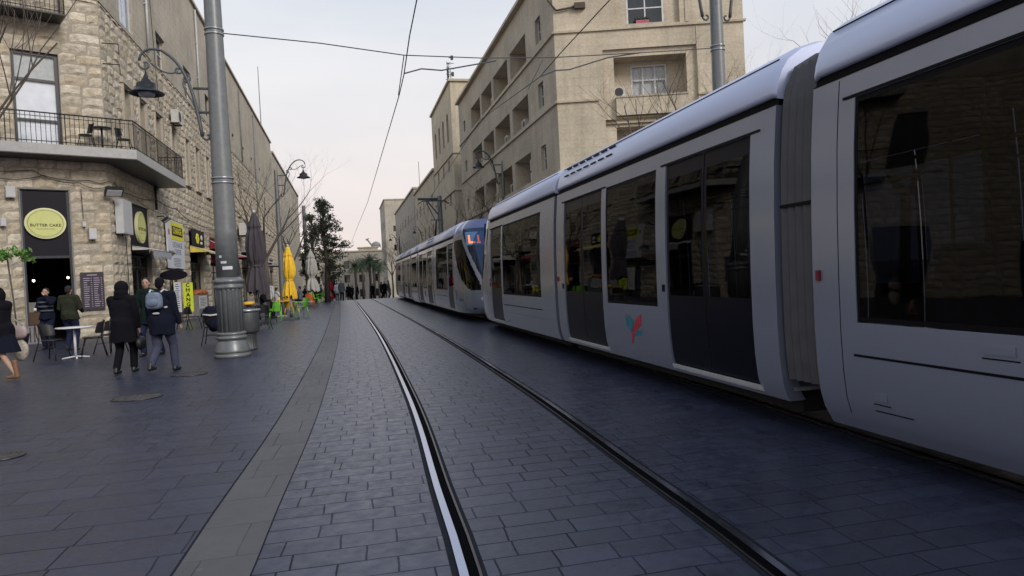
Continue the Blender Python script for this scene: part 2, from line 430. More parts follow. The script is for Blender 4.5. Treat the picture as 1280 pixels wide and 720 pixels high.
ashlar_mat('paving_pale', (.100, .097, .100), (.085, .083, .087), .42, .55, .004, mcol=(.04, .04, .04), rough=.6, wet=True, patch=True, streak=False, seed=4, bumpd=.008)
mat('mortar', (.33, .295, .235), .95)
mat('concrete', (.40, .40, .39), .8, var=.12, bump=.1)
mat('concrete_side', (.33, .34, .36), .75, var=.12)
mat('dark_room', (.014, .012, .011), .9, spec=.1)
mat('room_wall', (.06, .045, .035), .9)
mat('frame_white', (.6, .6, .6), .5)
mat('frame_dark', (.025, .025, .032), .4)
mat('frame_brown', (.07, .05, .035), .6)
mat('iron', (.02, .02, .022), .45, .3)
mat('pole_paint', (.155, .165, .17), .42, .2, coat=.2, var=.15, scale=9)
mat('pole_paint_dark', (.075, .085, .095), .5, .2)
mat('steel_rail', (.42, .46, .60), .2, 1, var=.1, scale=30, stretch=(8, .3, 1))
mat('steel_dull', (.085, .075, .075), .35, .9, var=.2, scale=20)
mat('rail_groove', (.003, .003, .004), .95, spec=.03, var=0)
mat('bitumen', (.016, .017, .024), .9, spec=.1, var=.3, scale=15)
mat('wire', (.07, .075, .09), .4, .5)
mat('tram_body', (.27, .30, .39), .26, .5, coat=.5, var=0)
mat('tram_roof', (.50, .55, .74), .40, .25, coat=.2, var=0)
mat('tram_black', (.004, .004, .006), .6, spec=.1, var=0)
mat('tram_under', (.006, .006, .006), .9)
mat('tram_bellows', (.06, .06, .066), .65, var=.2, scale=4)
mat('tram_door', (.003, .004, .010), .3, 0, .12, var=0)
mat('tram_blue', (.06, .08, .20), .35, 0, .5, coat=.2, var=0)
mat('tram_interior', (.22, .22, .23), .6)
mat('seat_blue', (.03, .10, .30), .8)
mat('grab_yellow', (.75, .55, .04), .4)
mat('tram_lamp', (.8, .8, .8), .2)
mat('mark_red', (.45, .03, .05), .4); mat('mark_teal', (.02, .17, .23), .4); mat('mark_grey', (.12, .25, .28), .4)
mat('led', (.9, .2, .05), .5, em=(1, .14, .03), ems=.9, var=0)
mat('led_panel', (.03, .10, .22), .3)
glass_mat('glass_tram', (.05, .06, .08), 1.48, refl=.42)
glass_mat('glass_windshield', (.30, .38, .5), 1.9)
MATS['glass_windshield'].node_tree.nodes['Glossy BSDF'].inputs[0].default_value = (.42, .58, 1, 1)
glass_mat('glass_clear', (.9, .92, .95), 1.6)
glass_mat('glass_win', (.20, .22, .25), 1.7)
glass_mat('glass_shop', (.3, .3, .3), 1.5)
mat('window_pale', (.86, .87, .9), .2, coat=.4, var=.12, scale=2)
mat('window_blue', (.30, .38, .50), .08, .5, coat=.6)
mat('curtain', (.55, .56, .53), .9, var=.15, scale=8)
mat('sign_black', (.007, .006, .012), .5, spec=.2)
mat('sign_green', (.56, .58, .21), .5, var=.06)
mat('sign_green_rim', (.66, .66, .42), .5, var=.05)
mat('sign_text', (.09, .08, .03), .6)
mat('sign_white', (.62, .64, .68), .6, var=.06)
mat('sign_yellow', (.72, .68, .05), .6, var=.08)
mat('sign_lime', (.62, .72, .04), .6, var=.06)
mat('sign_blue_text', (.10, .12, .22), .7)
mat('chalk', (.38, .34, .40), .9)
mat('board_purple', (.05, .035, .055), .8)
mat('box_white', (.48, .49, .5), .5, var=.1)
mat('ac_white', (.5, .5, .48), .5, var=.15)
mat('fan_dark', (.03, .03, .03), .6)
mat('awning_cream', (.55, .53, .48), .8); mat('awning_yellow', (.70, .55, .08), .8); mat('awning_red', (.16, .012, .02), .85)
mat('awning_pink', (.42, .12, .17), .8); mat('awning_grey', (.22, .22, .23), .8); mat('fringe_grey', (.30, .31, .34), .8)
mat('umbrella_dark', (.055, .046, .055), .85, bump=.2); mat('umbrella_yellow', (.78, .48, .03), .8, bump=.2); mat('umbrella_white', (.42, .41, .38), .85, bump=.2)
mat('plastic_green', (.16, .50, .05), .4); mat('plastic_orange', (.68, .14, .03), .4); mat('plastic_yellow', (.70, .42, .04), .4)
mat('chair_black', (.012, .012, .013), .5); mat('table_white', (.66, .66, .68), .35)
mat('bin_metal', (.085, .09, .095), .5, .4, var=.2); mat('bin_top', (.35, .36, .38), .3, .7)
mat('bark', (.085, .07, .058), .95, bump=.6, bscale=25, stretch=(1, 1, .25)); mat('bark_pale', (.16, .135, .115), .95, bump=.5)
mat('leaf_dark', (.035, .046, .026), .7, var=.4, scale=1.5); mat('leaf_mid', (.06, .085, .035), .7, var=.4, scale=1.5)
mat('leaf_bright', (.10, .22, .04), .6, var=.35, scale=4); mat('palm_leaf', (.045, .07, .03), .7, var=.3)
mat('manhole', (.09, .085, .085), .5, .6, bump=.5, bscale=90); mat('sticker', (.6, .62, .65), .6)
mat('skin', (.42, .26, .19), .6, var=.08); mat('skin_dark', (.2, .12, .08), .6, var=.08); mat('eye', (.02, .015, .012), .2); mat('lips', (.35, .13, .11), .5)
mat('hair_black', (.008, .007, .007), .7, bump=.5, bscale=120)
mat('cloth_black', (.006, .006, .009), .9, bump=.3, bscale=40); mat('cloth_navy', (.007, .009, .020), .9, bump=.3, bscale=40)
mat('cloth_jeans', (.014, .018, .048), .9, bump=.3, bscale=60); mat('cloth_greyjeans', (.055, .06, .095), .9, bump=.3, bscale=60)
mat('cloth_olive', (.028, .031, .02), .9, bump=.3, bscale=40); mat('cloth_green', (.007, .016, .014), .9, bump=.3, bscale=40)
mat('cloth_grey', (.10, .115, .145), .9, bump=.3); mat('cloth_red', (.30, .012, .035), .9); mat('cloth_white', (.5, .5, .52), .9)
mat('bag_pink', (.42, .33, .33), .6); mat('bag_cream', (.40, .36, .30), .7, var=.5, scale=22); mat('bag_black', (.01, .01, .012), .5)
mat('pack_blue', (.14, .18, .25), .7, var=.3, scale=14); mat('boot_tan', (.20, .10, .05), .6); mat('shoe_black', (.012, .012, .014), .5)
mat('bracelet', (.1, .5, .4), .4)
mat('lamp_metal', (.02, .021, .026), .4, .3); mat('lamp_glass', (.5, .52, .55), .2)
mat('wood_counter', (.09, .04, .02), .5); mat('paper', (.6, .6, .58), .8); mat('food', (.42, .13, .05), .7, var=.5, scale=30)
mat('bulb', (1, .9, .8), .5, em=(1, .78, .5), ems=9, var=0)
mat('flag_cloth', (.3, .3, .34), .9)
mat('roof_dark', (.12, .11, .10), .9); mat('lead_trim', (.2, .2, .2), .6)
# ================================================================== GROUND
CREST = 58.0
def gz(Y): return 0.0 if Y < CREST else -(Y-CREST)*.0285*min(1, (Y-CREST)/12+.35)
BK = [(-60, -.9), (-20, -.75), (0, -.42), (3.5, -.18), (5, -.13), (7, -.05), (9, 0), (14, .06), (20, .08), (30, .02), (45, -.12), (60, -.32), (90, -.9), (400, -9)]
def bend(Y):
    for i in range(len(BK)-1):
        if BK[i][0] <= Y <= BK[i+1][0]:
            t = (Y-BK[i][0])/(BK[i+1][0]-BK[i][0]); p0, p1 = BK[max(i-1, 0)], BK[min(i+2, len(BK)-1)]
            m1 = (BK[i+1][1]-p0[1])/(BK[i+1][0]-p0[0])*(BK[i+1][0]-BK[i][0]); m2 = (p1[1]-BK[i][1])/(p1[0]-BK[i][0])*(BK[i+1][0]-BK[i][0])
            return (2*t**3-3*t*t+1)*BK[i][1]+(t**3-2*t*t+t)*m1+(-2*t**3+3*t*t)*BK[i+1][1]+(t**3-t*t)*m2
    return BK[-1][1]
YS = [-60, -40, -20, -10, -5] + [i*.5 for i in range(0, 60)] + [30+i*2 for i in range(0, 30)] + [90+i*10 for i in range(0, 31)] + [500, 900, 2500]
def sheet(name, xa, xb, z, m, bent=True, ys=YS, uvfn=None):
    mb = MB(); P = []
    for Y in ys:
        o = bend(min(Y, 390)) if bent else 0
        P.append([Vector((xa+o, Y, gz(min(Y, 600))+z)), Vector((xb+o, Y, gz(min(Y, 600))+z))])
    mb.grid([[r[0] for r in P], [r[1] for r in P]], smooth=False)
    # grid rows swapped so that normals face up
    mb.f = [list(reversed(f)) for f in mb.f]
    o = mb.build(name, m, None, uvfn=uvfn); me = o.data
    if me.polygons[0].normal.z < 0: me.flip_normals()
    return struct(o)
uvb = lambda c: (c.x-bend(min(c.y, 390)), c.y)
sheet('ground', -1500, 1500, 0, MATS['paving_slabs'], bent=False)
YT = [y for y in YS if -30 <= y <= 160]
sheet('tram_bed', -.40, 6.9, .004, MATS['paving_bricks'], ys=YT, uvfn=uvb)
sheet('paving_strip', -.80, -.40, .005, MATS['paving_pale'], ys=YT, uvfn=uvb)
sheet('paving_joint', -.815, -.80, .0052, MATS['bitumen'], ys=YT, uvfn=uvb)
sheet('paving_joint', -.40, -.392, .0062, MATS['bitumen'], ys=YT, uvfn=uvb)

def rail(x, side, label):
    """x: gauge face; side=-1 head on the left of the groove"""
    t = thing('tram_rail', label, 'rail', (x, 0, 0), 'grooved rails set in the paving')
    def strip(name, a, b, z, m, h=.01):
        mb = MB(); ys = YT
        L = [Vector((x+side*a+bend(Y), Y, gz(Y)+z)) for Y in ys]; Rr = [Vector((x+side*b+bend(Y), Y, gz(Y)+z)) for Y in ys]
        L0 = [p-Vector((0, 0, h)) for p in L]; R0 = [p-Vector((0, 0, h)) for p in Rr]
        mb.grid([L0, L, Rr, R0], smooth=False); return mb.build(name, m, t)
    strip('seam', -.092, .078, .008, MATS['bitumen'], .002)
    strip('groove', -.052, .0, .0095, MATS['rail_groove'], .001)
    strip('head', .0, .044, .018, MATS['steel_rail'], .01)
    strip('guard_lip', -.066, -.052, .016, MATS['steel_dull'], .008)
rail(.68, -1, 'shiny grooved tram rail nearest the pale paving strip, left of the open track')
rail(2.115, 1, 'dark grooved tram rail on the right of the open track')
rail(4.12, -1, 'tram rail under the left wheels of the moving tram')
rail(5.555, 1, 'tram rail under the right wheels of the moving tram')

def manhole(px, py, r, label, slot=False):
    c = G(px, py); t = thing('manhole_cover', label, 'manhole cover', c, 'metal covers in the paving')
    mb = MB(); mb.lathe([(r*1.12, .002), (r*1.12, .012), (r*1.02, .012), (r*1.02, .008)], 36, c); mb.build('rim', MATS['steel_dull'], t)
    mb = MB(); mb.lathe([(r, .002), (r, .010), (r*.5, .011), (0.01, .011)], 36, c)
    for k in range(12):
        a = 2*pi*k/12; mb.box(c+Vector((cos(a)*r*.65, sin(a)*r*.65, .012)), (r*.35, .03, .006), rz=a)
    mb.build('lid', MATS['manhole'], t)
manhole(172, 497, .30, 'round manhole cover with bright rim in front of the walking couple')
manhole(237, 468, .27, 'brownish manhole cover just behind the heels of the backpack walker')
manhole(4, 571.5, .16, 'small shiny access cover at the left edge of the paving')

# ================================================================== LEFT CORNER BUILDING
CX = -7.8; CY = 27.13
u_ = Vector((sin(radians(61)), cos(radians(61)), 0))
FL = Fac((CX, CY), u_).out((u_.y, -u_.x))
SL = Fac((CX, 0), (0, 1)).out((1, 0))
ZR = 11.45; ZT = 17.6; YE = 86.0
lb = thing('corner_building', 'rough stone corner building with a cafe door, wrap-around balcony and street shops', 'building', (CX, CY, 0))
fops = [(-2.56, -1.22, 0, 4.93), (-2.58, -1.27, 6.27, 9.42)]
for a in (-7.5, -12.5, -17.5, -22.5): fops += [(a, a+1.3, 6.5, 9.4), (a-.2, a+1.6, 0, 3.4)]
sops = [(29.3, 32.1, 0, 4.85), (34.9, 37.3, 0, 2.35), (39.6, 42.9, 0, 4.5), (45.2, 49.2, 0, 4.5), (52, 55.2, 0, 4.2), (58, 61.5, 0, 4.2), (64.5, 68, 0, 4.2), (71, 75, 0, 4.2), (78, 82, 0, 4.2)]
low = [(29.35, 30.4), (31.45, 32.4), (33.9, 35.0), (36.8, 37.6), (39.8, 40.6), (42.3, 43.2), (45.3, 46.1)]
low += [(48.3+3.1*k, 49.2+3.1*k) for k in range(12)]
for a, b in low: sops.append((a, b, 7.0, 9.25))
up = [(29.5, 31.2, 11.6, 14.4), (34.9, 36.6, 11.55, 13.1), (40.5, 42.3, 11.6, 13.2), (46.3, 47.8, 11.9, 13.2), (56.6, 57.6, 11.6, 12.9), (62.0, 63.0, 11.7, 12.9), (67.2, 68.2, 11.7, 12.9), (73.2, 74.3, 11.7, 12.9), (79.5, 80.5, 11.7, 12.9)]
fup = [(-3.2, -1.9, 12.2, 14.2)] + [(a, a+1.3, 12.2, 14.2) for a in (-7.5, -12.5, -17.5, -22.5)]
mb = MB()
FL.wall(mb, -26, 0, 0, ZR, fops, .28); SL.wall(mb, CY, YE, -1.5, ZR, sops, .28)
mb.build('wall', MATS['mortar'], lb)
mb = MB(); FL.rustic(mb, -26, 0, 0, ZR, fops, .353, 3, .06); mb.build('stone_facing', MATS['stone_rough'], lb)
mb = MB(); SL.rustic(mb, CY, YE, 0, ZR, sops, .353, 5, .055); mb.build('stone_facing', MATS['stone_rough'], lb)
mb = MB(); FL.wall(mb, -26, 0, ZR, ZT, fup, .25, off=.03); SL.wall(mb, CY, YE, ZR, ZT, up, .25, off=.03)
mb.quad(FL.P(0, ZR, .03), SL.P(CY, ZR, .03), SL.P(CY, ZT, .03), FL.P(0, ZT, .03))
mb.quad(SL.P(YE, -1.5, .03), Vector((CX-12, YE, -1.5)), Vector((CX-12, YE, ZT)), SL.P(YE, ZT, .03))
mb.build('upper_wall', MATS['stone_smooth'], lb)
mb = MB()
mb.add([FL.P(-26, ZT-.01), FL.P(0, ZT-.01), SL.P(YE, ZT-.01), Vector((CX-14, YE, ZT-.01)), Vector((CX-30, 20, ZT-.01))], [(0, 1, 2, 3, 4)])
mb.build('roof', MATS['roof_dark'], lb)
mb = MB(); FL.box(mb, -26, .1, ZT, ZT+.16, -.3, .16); SL.box(mb, CY+.1, YE, ZT+.002, ZT+.158, -.3, .16)
mb.build('cornice', MATS['stone_smooth'], lb)
# window stone frames (lighter architraves) on the tall narrow windows
mb = MB()
for a, b in low:
    mb.mark(); SL.box(mb, a-.14, a, 6.95, 9.25, .0, .09); SL.box(mb, b, b+.14, 6.95, 9.25, .0, .09)
    SL.box(mb, a-.2, b+.2, 9.25, 9.45, .0, .11); SL.box(mb, a-.2, b+.2, 6.8, 6.95, .0, .13)
mb.build_split('window_surround', MATS['stone_smooth'], lb)
for a, b in low: SL.window(lb, a, b, 7.0, 9.25, .24, 'frame_white', 'glass_win', 0, (.5,))
for i, (a, b, c, d) in enumerate(up):
    if i == 0:
        SL.window(lb, a, b, c, d, .10, 'frame_white', 'window_blue', 1)
    else: SL.window(lb, a, b, c, d, .2, 'frame_white' if i < 3 else 'frame_dark', 'glass_win', 1, (.5,))
for a, b, c, d in fup: FL.window(lb, a, b, c, d, .18, 'frame_white', 'glass_win', 1, (.6,))
w = FL.window(lb, -2.58, -1.27, 6.27, 9.42, .16, 'frame_dark', 'glass_clear', 0, (.3, .715), fw=.10)
mb = MB(); mb.quad(FL.P(-2.5, 6.35, -.20), FL.P(-1.35, 6.35, -.20), FL.P(-1.35, 8.5, -.20), FL.P(-2.5, 8.5, -.20)); mb.build('blind', MATS['window_pale'], w)
mb = MB(); mb.quad(FL.P(-2.5, 8.55, -.20), FL.P(-1.35, 8.55, -.20), FL.P(-1.35, 9.4, -.20), FL.P(-2.5, 9.4, -.20)); mb.build('blind', MATS['curtain'], w)
for a in (-7.5, -12.5, -17.5, -22.5):
    FL.window(lb, a, a+1.3, 6.5, 9.4, .18, 'frame_dark', 'glass_win', 1, (.7,)); FL.window(lb, a-.2, a+1.6, 0.02, 3.4, .2, 'frame_dark', 'glass_shop', 1, (.75,), name='shop_window')
# rooms behind the walls
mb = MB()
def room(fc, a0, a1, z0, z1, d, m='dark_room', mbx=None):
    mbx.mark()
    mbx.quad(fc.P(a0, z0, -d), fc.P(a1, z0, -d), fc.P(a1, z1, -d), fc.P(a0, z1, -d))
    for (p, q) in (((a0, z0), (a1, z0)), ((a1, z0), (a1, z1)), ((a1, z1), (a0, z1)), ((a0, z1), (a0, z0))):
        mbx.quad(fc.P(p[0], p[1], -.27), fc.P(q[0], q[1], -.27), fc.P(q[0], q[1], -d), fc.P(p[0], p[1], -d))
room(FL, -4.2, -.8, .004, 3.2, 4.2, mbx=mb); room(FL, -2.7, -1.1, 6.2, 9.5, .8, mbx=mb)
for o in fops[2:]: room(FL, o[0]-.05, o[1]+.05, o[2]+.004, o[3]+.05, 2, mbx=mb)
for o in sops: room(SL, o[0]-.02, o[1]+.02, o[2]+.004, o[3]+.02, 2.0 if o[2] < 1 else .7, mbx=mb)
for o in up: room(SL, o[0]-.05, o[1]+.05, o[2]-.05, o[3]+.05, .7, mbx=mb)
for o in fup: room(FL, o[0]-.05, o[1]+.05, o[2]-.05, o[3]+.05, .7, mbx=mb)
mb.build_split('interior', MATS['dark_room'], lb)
# cafe door: frame strips, open leaf
mb = MB(); FL.box(mb, -2.56, -2.50, 0, 4.9, -.12, -.02); FL.box(mb, -1.28, -1.22, 0, 4.9, -.12, -.02); FL.box(mb, -2.5, -1.28, 2.72, 2.8, -.12, -.02)
mb.build('door_frame', MATS['frame_dark'], lb)
mb = MB(); FL.box(mb, -2.60, -2.565, 0, 5.0, -.05, .06); FL.box(mb, -1.215, -1.17, 0, 5.0, -.05, .06); FL.box(mb, -2.6, -1.17, 4.95, 5.0, -.05, .07)
mb.build('door_surround', MATS['lead_trim'], lb)
# downpipes on the street front
for y, z0, z1 in ((33.2, 11.6, 14.5), (44.2, 11.5, 17.4), (52.6, 3, 17.3), (61, 11.4, 17.2), (69.8, 3, 17.2)):
    mb = MB(); mb.tube([SL.P(y, z0, .12), SL.P(y, z1, .12)], .05, 8); 
    for k in range(int((z1-z0)/2)+1): SL.box(mb, y-.07, y+.07, z0+k*2, z0+k*2+.05, .03, .14)
    mb.build('downpipe', MATS['box_white' if y in (33.2, 44.2) else 'lead_trim'], lb)
# sagging cables along the wall
mb = MB()
def sag(pts, r=.014, s=.08, n=6, mb=None):
    mb.mark()
    for i in range(len(pts)-1):
        a, b = Vector(pts[i]), Vector(pts[i+1])
        mb.tube([a.lerp(b, k/n)-Vector((0, 0, s*4*(k/n)*(1-k/n))) for k in range(n+1)], r, 5)
sag([FL.P(a, z, .1) for a, z in ((-6, 5.35), (-3.1, 5.25), (-1.9, 5.4), (-.6, 5.3), (0, 5.3))], mb=mb)
sag([FL.P(a, z, .12) for a, z in ((-6, 5.6), (-2.2, 5.55), (-.9, 5.2), (0, 5.15))], .012, .14, mb=mb)
sag([SL.P(y, z, .12) for y, z in ((27.3, 5.3), (29, 5.1), (33, 5.35), (36.5, 5.3), (40.5, 5.0), (45, 5.05), (50, 5.15), (58, 5.1), (66, 5.0))], .016, .1, mb=mb)
sag([SL.P(y, z, .13) for y, z in ((30, 5.0), (34.2, 4.85), (39.2, 4.75), (44, 4.7), (52, 4.9))], .014, .12, mb=mb)
mb.mark(); mb.tube([FL.P(-.86, 5.0, .1), FL.P(-.84, 4.0, .1)], .01, 5); mb.mark(); mb.tube([SL.P(28.3, 3.5, .12), SL.P(28.4, .5, .12)], .013, 5)
mb.mark(); mb.tube([SL.P(32.9, 5.9, .12), SL.P(32.9, 4.9, .12)], .05, 6)
mb.mark(); mb.tube([SL.P(34.6, 9.6, .1), SL.P(34.3, 11, .1), SL.P(33.6, 17, .1)], .014, 5)
mb.build_split('cable', MATS['iron'], lb)

# balcony
bt = lb
mb = MB(); zb0, zb1 = 5.95, 6.26
poly = [FL.P(-6.2, 0, 0), FL.P(-6.2, 0, 1.1), Vector((-6.70, 26.49, 0)), Vector((-6.70, 33.9, 0)), Vector((CX, 33.9, 0)), Vector((CX, CY, 0))]
mb.prism([p for p in poly], (0, 0, zb0), (0, 0, zb1)); bal = mb.build('balcony', MATS['concrete'], bt, recalc=True)
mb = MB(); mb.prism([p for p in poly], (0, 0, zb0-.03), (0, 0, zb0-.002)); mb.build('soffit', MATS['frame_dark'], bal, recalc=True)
def railing(path, z0, h, mbx, sp=.13, r=.009):
    for i in range(len(path)-1):
        a, b = path[i], path[i+1]; L = (b-a).length; n = max(1, int(L/sp)); d = (b-a).normalized()
        for k in range(n+1):
            p = a+d*(L*k/n); mbx.tube([p+Vector((0, 0, z0)), p+Vector((0, 0, z0+h))], r if k % 12 else r*1.8, 5)
        for z, rr in ((z0+h, .022), (z0+.09, .014), (z0+h-.12, .011)): mbx.tube([a+Vector((0, 0, z)), b+Vector((0, 0, z))], rr, 6)
ins = .07
rp = [FL.P(-6.15, 0, 1.1-ins), Vector((-6.77, 26.53, 0)), Vector((-6.77, 33.83, 0)), Vector((CX+.05, 33.83, 0))]
mb = MB(); railing(rp, 6.26, .98, mb); mb.build('railing', MATS['iron'], bal)
mb = MB(); mb.prism([FL.P(-6, 0, 0), FL.P(-6, 0, .95), FL.P(-1.15, 0, .95), FL.P(-1.15, 0, 0)], (0, 0, 10.42), (0, 0, 10.47)); ub = mb.build('balcony', MATS['iron'], lb, recalc=True)
mb = MB(); railing([FL.P(-6, 0, .9), FL.P(-1.18, 0, .9), FL.P(-1.18, 0, .05)], 10.47, .95, mb); mb.build('railing', MATS['iron'], ub)
mb = MB()
for z in (10.0, 9.3): mb.mark(); mb.tube([FL.P(.02, z, .1), FL.P(.02, z, .1)+Vector((.5, .1, 0)), FL.P(.02, z-.35, .1)+Vector((.5, .1, 0))], .02, 5)
mb.build_split('bracket', MATS['iron'], lb)

# ---- second left building
l2 = thing('stone_building', 'long stone building with roofline falling away beyond the corner building on the left', 'building', (CX, 86.2, 0))
mb = MB(); ops = [(89+4*k, 90+4*k, z, z+1.6) for k in range(10) for z in (4.5, 8.0, 11.5)]
S2 = Fac((CX+.1, 0), (0, 1)).out((1, 0))
S2.wall(mb, 86.2, 130.5, -4, 16.6, ops, .25)
mb.quad(S2.P(86.2, -4), Vector((CX-14, 86.2, -4)), Vector((CX-14, 86.2, 16.6)), S2.P(86.2, 16.6)); mb.quad(S2.P(130.5, -4), Vector((CX-14, 130.5, -4)), Vector((CX-14, 130.5, 16.6)), S2.P(130.5, 16.6))
mb.quad(S2.P(86.2, 16.6), S2.P(130.5, 16.6), Vector((CX-14, 130.5, 16.6)), Vector((CX-14, 86.2, 16.6)))
mb.build('wall', MATS['stone_far'], l2)
for o in ops: S2.window(l2, o[0], o[1], o[2], o[3], .2, 'frame_dark', 'glass_win', 0)
mb = MB()
for o in ops: room(S2, o[0], o[1], o[2], o[3], .6, mbx=mb)
mb.build_split('interior', MATS['dark_room'], l2)
mb = MB(); S2.box(mb, 86.2, 130.5, 16.6, 16.8, -.2, .15); mb.build('cornice', MATS['stone_smooth'], l2)

# ================================================================== SHOP FRONTS, SIGNS
def shopfront(y0, y1, ztop, kind):
    o = SL.window(lb, y0+.02, y1-.02, .35, min(ztop, 2.9), .22, 'frame_brown' if kind % 2 else 'frame_dark', 'glass_shop', 1 if kind != 1 else 2, (.82,), fw=.07, name='shop_window')
    mb = MB(); SL.box(mb, y0+.02, y1-.02, 0, .34, -.26, -.1); mb.build('stall_riser', MATS['frame_brown' if kind % 2 else 'frame_dark'], lb)
    return o
shopfront(29.3, 32.1, 2.9, 0)
mb = MB(); SL.box(mb, 29.32, 32.08, 2.95, 4.83, -.12, -.06); mb.build('fascia', MATS['sign_black'], lb)
shopfront(34.9, 37.3, 2.3, 1)
mb = MB(); SL.box(mb, 39.62, 42.88, 3.5, 4.48, -.12, -.06); mb.build('fascia', MATS['sign_black'], lb)
shopfront(39.6, 42.9, 2.9, 2)
for i, (a, b) in enumerate(((45.2, 49.2), (52, 55.2), (58, 61.5), (64.5, 68), (71, 75), (78, 82))):
    shopfront(a, b, 2.9, i)
    mb = MB(); SL.box(mb, a+.02, b-.02, 3.0, 4.18 if i else 4.48, -.12, -.04); mb.build('fascia', MATS[['awning_red', 'sign_black', 'frame_brown', 'awning_red', 'sign_black', 'frame_brown'][i]], lb)

def round_sign(fc, a, z, off, rw, rh, label, cat='sign'):
    t = thing('shop_sign', label, cat, fc.P(a, z, off))
    def ell(mbx, r1, r2, o0, o1, n=40):
        mbx.prism([fc.P(a+r1*cos(2*pi*k/n), z+r2*sin(2*pi*k/n), 0) for k in range(n)], fc.n*o0, fc.n*o1)
    mb = MB(); ell(mb, rw, rh, off, off+.10); mb.build('rim', MATS['sign_green_rim'], t, recalc=True)
    mb = MB(); ell(mb, rw*.93, rh*.93, off+.10, off+.115); mb.build('face', MATS['sign_green'], t, recalc=True)
    mb = MB(); n = 48
    for k in range(n):
        a0, a1 = 2*pi*k/n, 2*pi*(k+1)/n
        mb.quad(*[fc.P(a+rw*q*cos(x), z+rh*q*sin(x), off+.118) for q, x in ((.84, a0), (.84, a1), (.86, a1), (.86, a0))])
    mb.build('ring_line', MATS['sign_text'], t)
    text_mesh('BUTTER CAKE', rh*.25, .002, fc.M(a, z-rh*.13, off+.118), MATS['sign_text'], 'lettering', t, .004, 1.1)
    mb = MB(); fc.box(mb, a-rw*.45, a+rw*.45, z-rh*.38, z-rh*.36, off+.116, off+.119); mb.build('underline', MATS['sign_text'], t)
    return t
mb = MB(); FL.box(mb, -2.5, -1.28, 2.8, 4.9, -.10, -.03); tag(mb.build('sign_panel', MATS['sign_black']), 'tall black panel filling the opening above the cafe door', 'sign panel')
round_sign(FL, -1.92, 3.85, -.02, .58, .50, 'oval yellow-green cafe sign on the black panel above the door')
round_sign(SL, 30.75, 4.0, -.05, .62, .62, 'round yellow-green sign seen edge-on above the grey fringed awning')
# menu board
t = thing('menu_board', 'purple-black menu board with chalky text lines on the wall beside the cafe door', 'menu board', FL.P(-.7, 1.6, .09))
mb = MB(); FL.box(mb, -1.04, -.35, .95, 2.22, .09, .13); mb.build('frame', MATS['frame_dark'], t)
mb = MB(); FL.box(mb, -1.0, -.39, .99, 2.18, .13, .135); mb.build('panel', MATS['board_purple'], t)
mb = MB(); R = random.Random(2)
for c in range(2):
    for k in range(15):
        a0 = -.96+c*.3; z = 2.08-k*.072
        if k == 0: FL.box(mb, -.85, -.55, 2.11, 2.14, .136, .138) if c == 0 else None; continue
        FL.box(mb, a0, a0+R.uniform(.1, .19), z, z+.022, .136, .138); FL.box(mb, a0+.215, a0+.25, z, z+.022, .136, .138)
mb.build('menu_text', MATS['chalk'], t)
# wall boxes
def wallbox(fc, a0, a1, z0, z1, d, label, m='box_white', name='junction_box', cat='junction box', o0=.06):
    t = thing(name, label, cat, fc.P((a0+a1)/2, z0, o0))
    mb = MB(); fc.box(mb, a0, a1, z0, z1, o0, o0+d); b = mb.build('casing', MATS[m], t)
    mb = MB(); fc.box(mb, a0+.02, a1-.02, z0+.03, z1-.03, o0+d, o0+d+.01); mb.build('cover', MATS[m], b)
    mb = MB(); fc.box(mb, (a0+a1)/2-.02, (a0+a1)/2+.02, z0-.06, z0, o0+.03, o0+.07); mb.build('cable_gland', MATS['iron'], t)
    return t
wallbox(FL, -2.95, -2.70, 4.65, 5.0, .16, 'tilted grey box high on the wall, just left of the black sign panel')
wallbox(FL, -3.13, -2.98, 3.75, 4.0, .12, 'small pale box on the wall at the left edge, below the tilted grey box')
wallbox(FL, -.88, -.78, 3.75, 3.92, .08, 'tiny white socket box on the wall right of the black sign panel')
wallbox(FL, -.72, -.50, 3.32, 3.68, .18, 'white control box on the wall above the menu board')
wallbox(SL, 27.45, 28.55, 3.55, 4.75, .25, 'tall white meter cabinet at the building corner beside the round edge-on sign', name='meter_cabinet', cat='cabinet')
def flood(fc, a, z, label, sc=1):
    t = thing('floodlight', label, 'floodlight', fc.P(a, z, .1))
    M = Matrix.Rotation(0, 3, 'Z'); p = fc.P(a, z, .38)
    ax = fc.u; dn = (Vector((0, 0, -1))+fc.n*.7).normalized(); cr = ax.cross(dn)
    Mx = Matrix((ax, cr, dn)).transposed()
    mb = MB(); mb.box(p, (.42*sc, .28*sc, .10*sc), M=Mx); mb.build('housing', MATS['iron'], t)
    mb = MB(); mb.box(p+dn*.052*sc, (.36*sc, .22*sc, .01), M=Mx); mb.build('lens', MATS['window_pale'], t)
    mb = MB(); mb.tube([fc.P(a, z+.15, .0), fc.P(a, z+.15, .3), p], .02, 6); mb.build('bracket', MATS['iron'], t)
flood(FL, .06, 4.92, 'black floodlight under the balcony near the building corner', 1.3)
flood(SL, 33.4, 3.0, 'black floodlight on the wall between the fringed awning and the white banner', 1.5)
flood(SL, 33.3, 4.5, 'dark lamp above the top left of the white banner', 1.1)

